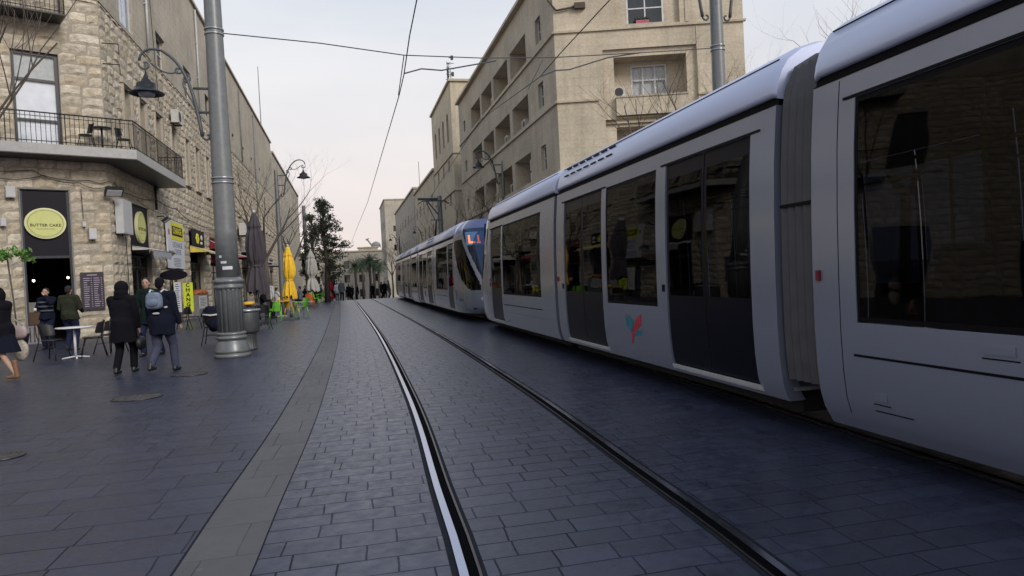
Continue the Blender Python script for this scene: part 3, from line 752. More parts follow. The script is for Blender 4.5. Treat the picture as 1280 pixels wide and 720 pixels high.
# awnings
def awning(y0, y1, z, drop, out, m, label, fringe=None, fm='fringe_grey', group=None):
    t = thing('awning', label, 'awning', SL.P((y0+y1)/2, z, .05))
    mb = MB(); n = 8
    P0 = [SL.P(y0+(y1-y0)*k/n, z, .05) for k in range(n+1)]; P1 = [SL.P(y0+(y1-y0)*k/n, z-drop, out) for k in range(n+1)]
    mb.grid([P0, P1], smooth=False); mb.grid([[p-Vector((0, 0, .03)) for p in P1], [p-Vector((0, 0, .03)) for p in P0]], smooth=False)
    mb.add([P0[0], P1[0], SL.P(y0, z-drop, .05)], [(0, 1, 2)]); mb.add([P0[-1], P1[-1], SL.P(y1, z-drop, .05)], [(0, 1, 2)])
    mb.build('canopy', MATS[m], t)
    mb = MB(); mb.tube([P1[0], P1[-1]], .03, 6); mb.tube([P0[0], P1[0]], .02, 6); mb.tube([P0[-1], P1[-1]], .02, 6); mb.build('frame', MATS['box_white'], t)
    if fringe:
        mb = MB(); k = max(4, int((y1-y0)/.16)); row = []; low_ = []
        for i in range(k*2+1):
            y = y0+(y1-y0)*i/(k*2); row.append(SL.P(y, z-drop, out+.01)); low_.append(SL.P(y, z-drop-(fringe if i % 2 else fringe*.6), out+.012+.01*(i % 3)))
        mb.grid([row, low_], smooth=False); mb.build('valance', MATS[fm], t)
awning(29.3, 32.2, 3.2, .15, .75, 'awning_cream', 'narrow awning with grey scalloped fringe over the corner shop window', .36)
awning(39.5, 43.6, 3.72, .35, .95, 'awning_yellow', 'yellow awning with pale front bar over the change shop', .08, 'awning_cream')
awning(45.0, 49.3, 4.3, .5, .9, 'awning_red', 'dark red awning just left of the big lamp pole', .3, 'awning_red')
awning(52.0, 56, 3.9, .4, 1.2, 'awning_pink', 'pink awning seen just right of the big lamp pole', .35, 'awning_pink')
awning(57.8, 62, 4.6, .5, 1.6, 'awning_grey', 'grey shop awning half behind the dark closed parasol', .3)
awning(64, 69, 4.0, .6, 1.6, 'awning_cream', 'cream shop awning behind the bare street tree', .2, 'awning_cream')
awning(71, 76, 3.8, .5, 1.8, 'awning_grey', 'dark grey shop awning behind the yellow closed parasol', .2)

# banner sign
t = thing('banner_sign', 'tall white shop banner with a yellow and black header on the stone wall', 'banner', SL.P(36, 2.5, .1))
mb = MB(); SL.box(mb, 34.35, 37.7, 2.48, 4.66, .10, .14); mb.build('panel', MATS['sign_white'], t)
mb = MB(); SL.box(mb, 35.1, 37.6, 3.78, 4.6, .14, .146); mb.build('header', MATS['sign_yellow'], t)
mb = MB(); SL.box(mb, 35.3, 37.4, 3.98, 4.42, .146, .15); mb.build('header_block', MATS['sign_black'], t)
text_mesh('CHANGE', .42, .002, SL.M(36.35, 4.2, .152), MATS['sign_yellow'], 'lettering', t, .005)
for k, s in enumerate(('EXCHANGE', 'CENTER')): text_mesh(s, .36, .002, SL.M(36.3, 3.55-k*.32, .142), MATS['sign_blue_text'], 'lettering', t)
mb = MB(); R = random.Random(5)
for k in range(6):
    SL.box(mb, 35.4, 37.2-R.random()*.5, 2.92-k*.07, 2.945-k*.07, .141, .143)
mb.build('small_print', MATS['sign_blue_text'], t)
mb = MB(); mb.prism([SL.P(34.75+.15*cos(2*pi*k/20), z, 0)+Vector((0, 0, .15*sin(2*pi*k/20))) for k in range(20) for z in (4.1,)], SL.n*.14, SL.n*.144)
mb.prism([SL.P(34.75+.13*cos(2*pi*k/20), 3.0, 0)+Vector((0, 0, .13*sin(2*pi*k/20))) for k in range(20)], SL.n*.14, SL.n*.144)
mb.build('emblem', MATS['awning_pink'], t, recalc=True)
# oval hanging sign
t = thing('hanging_sign', 'black oval board projecting from the wall under the white banner', 'sign', (-7.3, 33.3, 2.1))
mb = MB(); mb.prism([Vector((-7.25+.55*cos(2*pi*k/32), 33.3, 2.13+.22*sin(2*pi*k/32))) for k in range(32)], (0, -.04, 0), (0, .04, 0)); mb.build('board', MATS['sign_black'], t, recalc=True)
mb = MB(); mb.tube([(-7.8, 33.3, 2.4), (-7.0, 33.3, 2.4)], .018, 6); mb.tube([(-7.2, 33.3, 2.4), (-7.2, 33.3, 2.3)], .012, 6); mb.build('bracket', MATS['iron'], t)
# change sign
t = thing('change_sign', 'lime yellow vertical board reading CHANGE beside the shop door', 'sign', (-7.45, 36.4, .5))
mb = MB(); mb.box((-7.30, 36.2, 1.12), (.42, .06, 1.36)); mb.build('board', MATS['sign_lime'], t)
Mx = Matrix((Vector((1, 0, 0)), Vector((0, 0, 1)), Vector((0, -1, 0)))).transposed().to_4x4()
for k, ch in enumerate('CHANGE'):
    text_mesh(ch, .24, .003, Matrix.Translation((-7.30, 36.165, 1.68-k*.225)) @ Mx, MATS['sign_black'], 'letter', t, .008)
mb = MB(); mb.box((-7.78, 36.3, 1.15), (.3, .05, 1.4)); t2 = tag(mb.build('price_board', MATS['sign_white']), 'white strip of exchange rates left of the lime CHANGE board', 'sign')
mb = MB(); R = random.Random(8)
for k in range(12): mb.box((-7.78, 36.273, 1.75-k*.1), (.2*R.uniform(.5, 1), .003, .04))
mb.build('figures', MATS['sign_blue_text'], t2)
mb = MB(); mb.box((-8.0, 36.5, 1.3), (.12, .04, 1.3)); mb.build('side_strip', MATS['sign_lime'], t2)
# yellow picture sign over the shop
t = thing('picture_sign', 'black shop sign with a yellow flower shape above the yellow awning', 'sign', SL.P(41, 3.8, 0))
mb = MB(); SL.box(mb, 39.6, 42.9, 3.75, 4.62, .10, .14); mb.build('panel', MATS['sign_black'], t)
mb = MB()
for k in range(6): a = k*pi/3; mb.ball(SL.P(41.0+.26*cos(a), 4.15+.17*sin(a), .15), (.02, .22, .13), 8)
mb.build('flower', MATS['sign_yellow'], t)
mb = MB(); mb.ball(SL.P(42.1, 4.25, .15), (.02, .3, .15), 8); mb.ball(SL.P(42.0, 3.95, .15), (.02, .35, .08), 8); mb.build('white_shape', MATS['sign_white'], t)
# food display & notice in the shop window
t = thing('food_counter', 'counter piled with orange pastries in the shop doorway under the yellow awning', 'food display', SL.P(41.2, 0, -.1))
mb = MB(); SL.box(mb, 39.9, 42.6, .0, 1.18, -.1, .25); mb.build('counter', MATS['lead_trim'], t)
mb = MB()
for k in range(16): mb.ball(SL.P(40+.16*k, 1.25+.05*(k % 3), .05+.1*(k % 2)), (.16, .16, .1), 8)
mb.build('pastries', MATS['food'], t)
mb = MB(); SL.box(mb, 39.95, 42.0, .45, 1.12, .25, .265); n_ = mb.build('notice', MATS['paper'], t)
mb = MB()
for k in range(6): SL.box(mb, 40.1, 41.8-.2*(k % 3), .98-k*.08, 1.005-k*.08, .266, .268)
mb.build('print', MATS['sign_blue_text'], n_)

# air conditioners on walls
def ac(fc, a, z, off, label, w=.85, h=.6, d=.32, group='air conditioners'):
    t = thing('air_conditioner', label, 'air conditioner', fc.P(a, z, off), group)
    mb = MB(); fc.box(mb, a-w/2, a+w/2, z, z+h, off, off+d); b = mb.build('casing', MATS['ac_white'], t)
    mb = MB(); c = fc.P(a-w*.12, z+h/2, 0); uu = fc.u
    mb.prism([c+uu*(h*.4*cos(2*pi*k/20))+Vector((0, 0, h*.4*sin(2*pi*k/20))) for k in range(20)], fc.n*(off+d), fc.n*(off+d+.012)); mb.build('fan', MATS['fan_dark'], b, recalc=True)
    mb = MB(); fc.box(mb, a-w*.4, a-w*.36, z-.05, z-.002, off-.1, off+d); fc.box(mb, a+w*.36, a+w*.4, z-.05, z-.002, off-.1, off+d); mb.build('bracket', MATS['iron'], t)
ac(SL, 36.9, 9.35, .15, 'air conditioner on a bracket on the corner building, just behind the curled lamp arm', group=None)
ac(SL, 57, 5.3, .2, 'air conditioner above the shops, between the big pole and the dark parasol', 1.6, .9, .5, group=None)
# ================================================================== RIGHT BUILDING
RX = 10.0; RY = 32.5
ur = Vector((cos(radians(16)), -sin(radians(16)), 0))
FR = Fac((RX, RY), ur).out((-sin(radians(16)), -cos(radians(16))))
SR = Fac((RX, 0), (0, 1)).out((-1, 0))
WR = 8.72; RT = 16.1; RE = 61.3
rb = thing('office_building', 'beige stone building with rows of deep loggias, right of the tram line', 'building', (RX, RY, 0))
LG = [(37.8, 41.6), (42.35, 46.65), (47.2, 50.9), (51.5, 55.4)]
rows = [(3.2, 4.75), (6.4, 7.97), (9.6, 11.12), (12.85, 14.38)]
sops = [(a, b, z0, z1, 1.35) for z0, z1 in rows for a, b in LG]
sm = [(34.75, 35.75, z1-1.35, z1-.1) for z0, z1 in rows] + [(58.2, 59.0, z1-1.1, z1-.2) for z0, z1 in rows]
for k in range(5): sops.append((34+5.3*k, 37.8+5.3*k, .3, 2.7, .5))
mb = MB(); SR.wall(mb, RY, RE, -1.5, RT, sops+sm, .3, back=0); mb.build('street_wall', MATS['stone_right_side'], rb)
# front wall
r0 = FR.px(753, 62.5); r1 = FR.px(870, 54); i0 = FR.px(767, 71); i1 = FR.px(858, 65)
ox0, ox1, oz1 = r0[0], r1[0], r0[1]
ix0, ix1, iz1 = i0[0], i1[0], i0[1]
zpt = FR.px(770, 121)[1]; zpb = FR.px(771, 145)[1]
PER = 3.25
print('front recess', ox0, ox1, oz1, ix0, ix1, iz1, zpt, zpb)
mb = MB()
fo = [(ox0, ox1, zpb-PER*k-.35, oz1-PER*k, .14) for k in range(3)]
u0 = FR.px(766, 10)[0]; u1 = FR.px(849, 10)[0]
fo.append((u0, u1, 12.72, 15.6, .22))
FR.wall(mb, 0, WR, -.5, RT, fo, .14)
for k in range(3):  # inner frame sheets set back .14, with the deep recess in them
    z0, z1 = zpb-PER*k-.35, oz1-PER*k
    FR.wall(mb, ox0, ox1, z0, z1, [(ix0, ix1, zpb-PER*k-.34, iz1-PER*k, 1.0)], 1.0, off=-.14)
    # back wall of the recess with a window hole
    w0 = FR.px(788, 100, -1.14)[0]; w1 = FR.px(834, 100, -1.14)[0]; wz1 = FR.px(810, 81, -1.14)[1]-PER*k; wz0 = zpt-PER*k-.1
    FR.wall(mb, ix0, ix1, zpb-PER*k-.34, iz1-PER*k, [(w0, w1, wz0, wz1)], .12, off=-1.14)
v0, v1 = FR.px(783, 15, -.22)[0], FR.px(829, 15, -.22)[0]; vz0 = FR.px(805, 31, -.22)[1]
FR.wall(mb, u0, u1, 12.72, 15.6, [(v0, v1, vz0, 14.5)], .1, off=-.22)
FR.box(mb, u1+.25, u1+.4, 12.72, 15.6, -.05, .04)
FR.box(mb, ox1+.02, ox1+.07, 9.5, 12.5, -.05, .03)
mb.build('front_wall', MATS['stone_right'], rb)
# end and back
e1 = FR.P(WR, 0); bk = -FR.n
mb = MB()
SE = Fac((e1.x, e1.y), (bk.x, bk.y)).out((FR.u.x, FR.u.y))
SE.wall(mb, 0, 28, -.5, RT, [(4+5*k, 5.6+5*k, z-1.6, z) for k in range(4) for z in (5, 8, 11.1, 14.4)], .3)
mb.build('end_wall', MATS['stone_right_side'], rb)
mb = MB(); pe = SE.P(28, 0)
mb.add([Vector((RX, RY, RT-.02)), Vector((e1.x, e1.y, RT-.02)), Vector((pe.x, pe.y, RT-.02)), Vector((RX, RE, RT-.02))], [(0, 1, 2, 3)])
mb.quad(Vector((RX, RE, -1.5)), Vector((pe.x, pe.y, -1.5)), Vector((pe.x, pe.y, RT)), Vector((RX, RE, RT)))
mb.build('roof', MATS['roof_dark'], rb)
mb = MB()
for z in (12.55, 9.32, 6.08): 
    SR.box(mb, RY+.001, RE, z, z+.10, -.05, .10)
    if z > 12 or z < 6.0: FR.box(mb, -.03, WR+.1, z, z+.10, -.05, .10)
    else:
        FR.box(mb, -.03, ox0-.25 if z > 9 else ox0, z, z+.10, -.05, .10); FR.box(mb, ox1, WR+.1, z, z+.10, -.05, .10)
mb.build('string_course', MATS['stone_right'], rb)
mb = MB(); SR.box(mb, RY-.12, RE+.1, RT, RT+.18, -.4, .28); FR.box(mb, .1, WR+.2, RT+.002, RT+.178, -.4, .28); mb.build('cornice', MATS['stone_right'], rb)
mb = MB(); SR.box(mb, RY+3, RE-1, RT+.19, RT+.30, .05, .2); mb.build('gutter', MATS['lead_trim'], rb)
# balcony parapets of the front recess
for k in range(3):
    mb = MB(); z0, z1 = zpb-PER*k, zpt-PER*k; FR.box(mb, ix0+.02, ix1-.02, z0, z1-.08, -.3, .10); pr = mb.build('parapet', MATS['stone_right'], rb)
    mb = MB(); FR.box(mb, ix0-.02 if k else ix0+.02, ix1, z1-.08, z1, -.32, .14); mb.build('coping', MATS['stone_right_side'], pr)
    o = FR.window(rb, w0+.01, w1-.01, zpt-PER*k-.1, wz1+PER*2-PER*k if k == 9 else (FR.px(810, 81, -1.14)[1]-PER*k), 1.20, 'frame_white', 'glass_clear', 2, (.6,), fw=.09)
    mb = MB(); mb.quad(FR.P(w0, wz0+PER*2-PER*k, -1.3), FR.P(w1, wz0+PER*2-PER*k, -1.3), FR.P(w1, FR.px(810, 81, -1.14)[1]-PER*k, -1.3), FR.P(w0, FR.px(810, 81, -1.14)[1]-PER*k, -1.3)); mb.build('curtain', MATS['curtain'], o)
o = FR.window(rb, v0, v1, vz0, 14.5, .27, 'frame_white', 'glass_win', 1, (.45,), fw=.07)
mb = MB(); mb.quad(FR.P(v0, vz0, -.5), FR.P(v1, vz0, -.5), FR.P(v1, 14.5, -.5), FR.P(v0, 14.5, -.5)); mb.build('blind', MATS['curtain'], o)
mb = MB(); FR.box(mb, v0-.05, v1+.05, vz0-.12, vz0, -.2, .06); mb.build('sill', MATS['stone_right_side'], rb)
t = thing('window_box', 'dark planter with a white patch on the sill of the topmost front window', 'planter', FR.P((v0+v1)/2, vz0, -.1))
mb = MB(); FR.box(mb, v0+.4, v0+1.0, vz0+.002, vz0+.16, -.12, .02); mb.build('trough', MATS['awning_pink'], t)
mb = MB()
for k in range(7): mb.ball(FR.P(v0+.4+.1*k, vz0+.22+.04*(k % 2), -.05), (.09, .09, .08), 6, nz=.4)
mb.build('plants', MATS['leaf_dark'], t)
for a, b, z0, z1 in sm: SR.window(rb, a, b, z0, z1, .22, 'frame_white' if a < 40 else 'frame_dark', 'glass_win', 0, (.5,), fw=.05)
mb = MB()
for a, b, z0, z1 in sm: room(SR, a, b, z0, z1, .6, mbx=mb)
for k in range(4):
    for z in (5, 8, 11.1, 14.4): room(SE, 4+5*k, 5.6+5*k, z-1.6, z, .6, mbx=mb)
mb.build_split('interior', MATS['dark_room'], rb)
for k in range(4):
    for z in (5, 8, 11.1, 14.4): SE.window(rb, 4+5*k, 5.6+5*k, z-1.6, z, .22)
# windows / doors at the back of loggias, parapet rails
R = random.Random(4)
for (a, b) in LG:
    for z0, z1 in rows:
        c = (a+b)/2+R.uniform(-.5, .5)
        o = SR.window(rb, c-.8, c+.8, z0+.02, z1-.25, 1.29, 'frame_white', 'glass_clear', 1, (.7,), fw=.06)
        k = R.random(); mb = MB(); mb.quad(SR.P(c-.76, z0+.05, -1.335), SR.P(c+(.76 if k > .5 else -.05), z0+.05, -1.335), SR.P(c+(.76 if k > .5 else -.05), z1-.3, -1.335), SR.P(c-.76, z1-.3, -1.335)); mb.build('curtain', MATS['curtain'], o)
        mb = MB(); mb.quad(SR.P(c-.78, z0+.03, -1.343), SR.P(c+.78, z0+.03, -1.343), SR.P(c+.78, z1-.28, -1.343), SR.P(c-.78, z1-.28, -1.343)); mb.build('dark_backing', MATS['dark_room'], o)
# air conditioners in the loggias and on the front recess
for (li, ri, dy, dz, w_, lab) in ((0, 1, -1.0, .02, .9, 'large air conditioner in the nearest loggia just above the tram roof'), (0, 1, -.9, .75, .8, 'upper of two stacked air conditioners in the nearest low loggia'),
        (0, 2, .6, .02, .8, 'air conditioner low in the nearest loggia of the middle row'), (1, 2, .4, .02, .7, 'air conditioner in the second loggia of the middle row'),
        (1, 1, -.6, .02, .8, 'air conditioner in the second loggia of the low row'), (2, 1, -.5, .02, .8, 'air conditioner in the third loggia of the low row'),
        (2, 3, -.4, .1, .7, 'air conditioner in the third loggia of the top row'), (3, 2, -.3, .02, .7, 'air conditioner in the farthest loggia of the middle row')):
    a, b = LG[li]; z = rows[ri][0]+dz
    ac(SR, (a+b)/2+dy, z, -.75, lab, w_, .62, .45, 'air conditioners in the loggias')
acz = FR.px(772, 117, -.35)
ac(FR, FR.px(775, 112, -.35)[0], zpt+.02, -.55, 'air conditioner with round fan at the left end of the front balcony', .5, .5, .3, 'air conditioners in the loggias')
# CCTV arm on corner
t = thing('security_camera', 'brown camera on a bent arm at the top corner of the beige stone building', 'camera', (RX, RY, 13.2))
p = FR.P(.15, 13.6, .12)
mb = MB(); mb.tube([SR.P(RY+.2, 17, .15), SR.P(RY+.25, 14.2, .15), p, p+FR.u*.9+Vector((0, 0, .12))], .05, 7); mb.build('arm', MATS['frame_brown'], t)
mb = MB(); q = p+FR.u*1.1+Vector((0, 0, .14)); mb.box(q, (.5, .24, .26), rz=radians(-16)); mb.build('housing', MATS['frame_brown'], t)

# tower
tw = thing('tower_building', 'tall stone block with narrow arched top windows behind the loggia building', 'building', (RX, 65.4, 0))
TT = 19.25; y1 = 80.3
mb = MB(); ar = [(67.6+3.1*k, 68.8+3.1*k, 14.2, 16.9) for k in range(4)]; tsm = [(68+4*k, 68.9+4*k, z, z+1.1) for k in range(3) for z in (5, 8.2, 11.4)]
SR.wall(mb, 65.4, y1, -2.5, TT, ar+tsm, .3)
# arches: fill the square tops
for a, b, z0, z1 in ar:
    c = (a+b)/2; rr = (b-a)/2; n = 8
    for sgn in (-1, 1):
        poly = [SR.P(c+sgn*rr, z1, 0)]+[SR.P(c+sgn*rr*cos(pi/2*k/n), z1-rr+rr*sin(pi/2*k/n), 0) for k in range(n+1)]
        mb.prism(poly, SR.n*-.28, SR.n*0.0)
mb.quad(Vector((RX, 65.4, -2.5)), Vector((RX+12, 65.4, -2.5)), Vector((RX+12, 65.4, TT)), Vector((RX, 65.4, TT)))
mb.quad(Vector((RX, y1, -2.5)), Vector((RX+12, y1, -2.5)), Vector((RX+12, y1, TT)), Vector((RX, y1, TT)))
mb.quad(Vector((RX, 65.4, TT)), Vector((RX+12, 65.4, TT)), Vector((RX+12, y1, TT)), Vector((RX, y1, TT)))
mb.build('wall', MATS['stone_right'], tw)
mb = MB()
for z in (12.7, 9.3): SR.box(mb, 65.4, y1, z, z+.12, -.03, .1); mb.bbox(RX-.1, RX+5, 65.3, 65.41, z, z+.12)
mb.bbox(RX-.18, RX+12, 65.2, y1+.1, TT, TT+.2)
mb.build('string_course', MATS['stone_right_side'], tw)
for a, b, z0, z1 in ar+tsm: SR.window(tw, a, b, z0, z1, .25, 'frame_dark', 'glass_win', 0)
mb = MB()
for o in ar+tsm: room(SR, *o, .6, mbx=mb)
mb.build_split('interior', MATS['dark_room'], tw)
t = thing('roof_antenna', 'lattice antenna mast on the roof of the tall stone block', 'antenna', (RX+1.0, 72.5, TT))
bx, by = RX+1.0, 72.5
zt_ = atY(549, 78, by).z
mb = MB(); mb.tube([(bx, by, TT), (bx, by, zt_)], .05, 5)
for k in range(3): mb.tube([(bx+.28*cos(k*2.1), by+.28*sin(k*2.1), TT), (bx+.2*cos(k*2.1), by+.2*sin(k*2.1), zt_-.6)], .025, 4)
for k in range(9):
    z = TT+(zt_-TT)*(k+.5)/9
    for j in range(3): mb.tube([(bx+.26*cos(j*2.1), by+.26*sin(j*2.1), z), (bx+.26*cos(j*2.1+2.1), by+.26*sin(j*2.1+2.1), z+.25)], .02, 4)
mb.build('mast', MATS['iron'], t)
mb = MB()
for k in range(7): z = TT+1+k*.55; mb.tube([(bx-.5+.1*k, by, z), (bx+.6, by+.1, z)], .03, 4); mb.bbox(bx+.3, bx+.55, by-.1, by+.1, z-.2, z+.2) if k % 3 == 0 else None
mb.tube([(bx+.7, by+2, TT), (bx+.7, by+2, zt_-1)], .025, 4)
mb.build('aerials', MATS['iron'], t)

def block(name, label, x, y0, y1, z1, x1, wins, m='stone_far', zb=-6, tops=()):
    t = thing(name, label, 'building', (x, y0, 0))
    fc = Fac((x, 0), (0, 1)).out((-1, 0)); mb = MB()
    fc.wall(mb, y0, y1, zb, z1, wins, .3)
    fe = Fac((x, y0), (1, 0)).out((0, -1)); fw_ = [(a, a+1.1, z, z+1.5) for a in (2, 5.5) if a+1.1 < x1-x for z in tops]
    fe.wall(mb, 0, x1-x, zb, z1, fw_, .3)
    mb.quad(Vector((x, y1, zb)), Vector((x1, y1, zb)), Vector((x1, y1, z1)), Vector((x, y1, z1)))
    mb.quad(Vector((x, y0, z1)), Vector((x1, y0, z1)), Vector((x1, y1, z1)), Vector((x, y1, z1)))
    mb.build('wall', MATS[m], t)
    mb = MB(); mb.bbox(x-.2, x1, y0-.2, y1+.1, z1, z1+.25); mb.build('cornice', MATS['stone_right_side'], t)
    for o in wins: fc.window(t, o[0], o[1], o[2], o[3], .2, 'frame_dark', 'glass_win', 0)
    for o in fw_: fe.window(t, o[0], o[1], o[2], o[3], .2, 'frame_dark', 'glass_win', 0)
    mb = MB()
    for o in wins: room(fc, o[0], o[1], o[2], o[3], .7, mbx=mb)
    for o in fw_: room(fe, o[0], o[1], o[2], o[3], .7, mbx=mb)
    if wins or fw_: mb.build_split('interior', MATS['dark_room'], t)
    return t
def wgrid(y0, y1, n, zs, w=1.1, h=1.5): return [(y0+(y1-y0)*(k+.5)/n-w/2, y0+(y1-y0)*(k+.5)/n+w/2, z, z+h) for k in range(n) for z in zs]
zc = atX(540, 232, RX).z; yc = atX(517, 236, RX)
block('stone_building', 'plain stone building just past the tall block with the arched windows', RX, 80.6, yc.y-.5, 13.4, RX+12, wgrid(81, yc.y-1, 5, (3, 6.2, 9.6)), 'stone_right')
block('stone_building', 'high windowless stone gable rising behind the tram pantograph', RX, yc.y, atX(494, 272, RX).y, yc.z, RX+12, wgrid(yc.y+8, yc.y+45, 6, (2, 6, 10)), tops=())
dd = atY(480, 250, 190)
block('stone_building', 'pale stone block standing farthest along the right side of the street', dd.x, 190, 215, dd.z, dd.x+14, wgrid(192, 213, 4, (0, 5, 10, 15), 1.6, 2.2), tops=(3, 9, 14))
# building closing the street
ee = atY(440, 315, 235)
fe = Fac((-40, 235), (1, 0)).out((0, -1)); t = thing('end_building', 'long pale stone building closing the far end of the street behind the palms', 'building', (-8, 235, 0))
mb = MB(); W = [(a, a+1.7, z, z+2.4) for a in [16+4.6*k for k in range(9)] for z in (-3.5, 1.2, 5.6)]
fe.wall(mb, 0, 62, -9, ee.z, W, .4); mb.quad(Vector((-40, 235, ee.z)), Vector((22, 235, ee.z)), Vector((22, 250, ee.z)), Vector((-40, 250, ee.z)))
mb.quad(Vector((-40, 235, -9)), Vector((-40, 250, -9)), Vector((-40, 250, ee.z)), Vector((-40, 235, ee.z)))
mb.build('wall', MATS['stone_far'], t)
mb = MB(); fe.box(mb, 0, 62, ee.z, ee.z+.4, -1, .3); fe.box(mb, 0, 62, 4.6, 4.8, 0, .2); mb.build('cornice', MATS['stone_right_side'], t)
for o in W: fe.window(t, *o, .3, 'frame_dark', 'glass_win', 0, fw=.12)
mb = MB()
for o in W: room(fe, *o, .8, mbx=mb)
mb.build_split('interior', MATS['dark_room'], t)
pa = atY(448, 312, 240); pb2 = atY(472, 312, 240)
mb = MB(); mb.bbox(pa.x, pb2.x, 238, 243, ee.z, ee.z+1.3); mb.bbox(pa.x-.4, pb2.x+.4, 237.6, 243, ee.z+1.3, ee.z+1.6); mb.build('penthouse', MATS['stone_far'], t)
q = atY(466, 306, 240)
mb = MB(); mb.tube([(q.x, 240, ee.z+1.6), (q.x-1.8, 240, ee.z+4.2)], .25, 6); mb.tube([(q.x-2.2, 240, ee.z+3.9), (q.x-1.2, 240, ee.z+4.4)], .2, 6)
mb.lathe([(1.6, 0), (1.5, .8), (1, 1.4), (.2, 1.7)], 14, (q.x+1.0, 240, ee.z+1.6)); mb.build('roof_equipment', MATS['lead_trim'], t)
# left side filler beyond second building
t = block('stone_building', 'low pale stone house past the evergreen trees on the left', CX-13, 150, 200, 7, CX-1, [], tops=(1, 4))

# ================================================================== TRAMS
TL = 36.0; HWD = 1.325
ZP = [.25, .30, .42, .62, .9, 1.3, 1.8, 2.25, 2.5, 2.64, 2.76]
def prof(z):
    K = [(.25, 1.235), (.30, 1.262), (.42, 1.295), (.62, 1.315), (.9, 1.325), (1.3, 1.325), (1.8, 1.315), (2.25, 1.295), (2.5, 1.275), (2.76, 1.25)]
    for i in range(len(K)-1):
        if z <= K[i+1][0]: t = (z-K[i][0])/(K[i+1][0]-K[i][0]); return K[i][1]*(1-t)+K[i+1][1]*t
    return K[-1][1]
RP = [(1.255, 2.835), (1.256, 2.88), (1.24, 2.96), (1.20, 3.07), (1.13, 3.17), (1.0, 3.26), (.8, 3.32), (.5, 3.35), (0, 3.36)]
def inner(z): return prof(z)-.05
def side(mb, s, d0, d1, z0, z1, off=0, mi=0, smooth=True):
    zs = sorted({z0, z1} | {z for z in ZP if z0 < z < z1})
    P = [[Vector((s*(prof(z)+off), d, z)) for z in zs] for d in (d0, d1)]
    mb.grid(P, mi, smooth)
def vbar(mb, s, d0, d1, z0, z1, o0, o1):
    """a shallow strip following the side's curve"""
    zs = sorted({z0, z1} | {z for z in ZP if z0 < z < z1})
    rings = []
    for z in zs: rings.append([Vector((s*(prof(z)+o0), d0, z)), Vector((s*(prof(z)+o1), d0, z)), Vector((s*(prof(z)+o1), d1, z)), Vector((s*(prof(z)+o0), d1, z))])
    mb.grid([r+[r[0]] for r in rings], smooth=False)
    mb.add(rings[0], [(0, 1, 2, 3)]); mb.add(rings[-1], [(3, 2, 1, 0)])

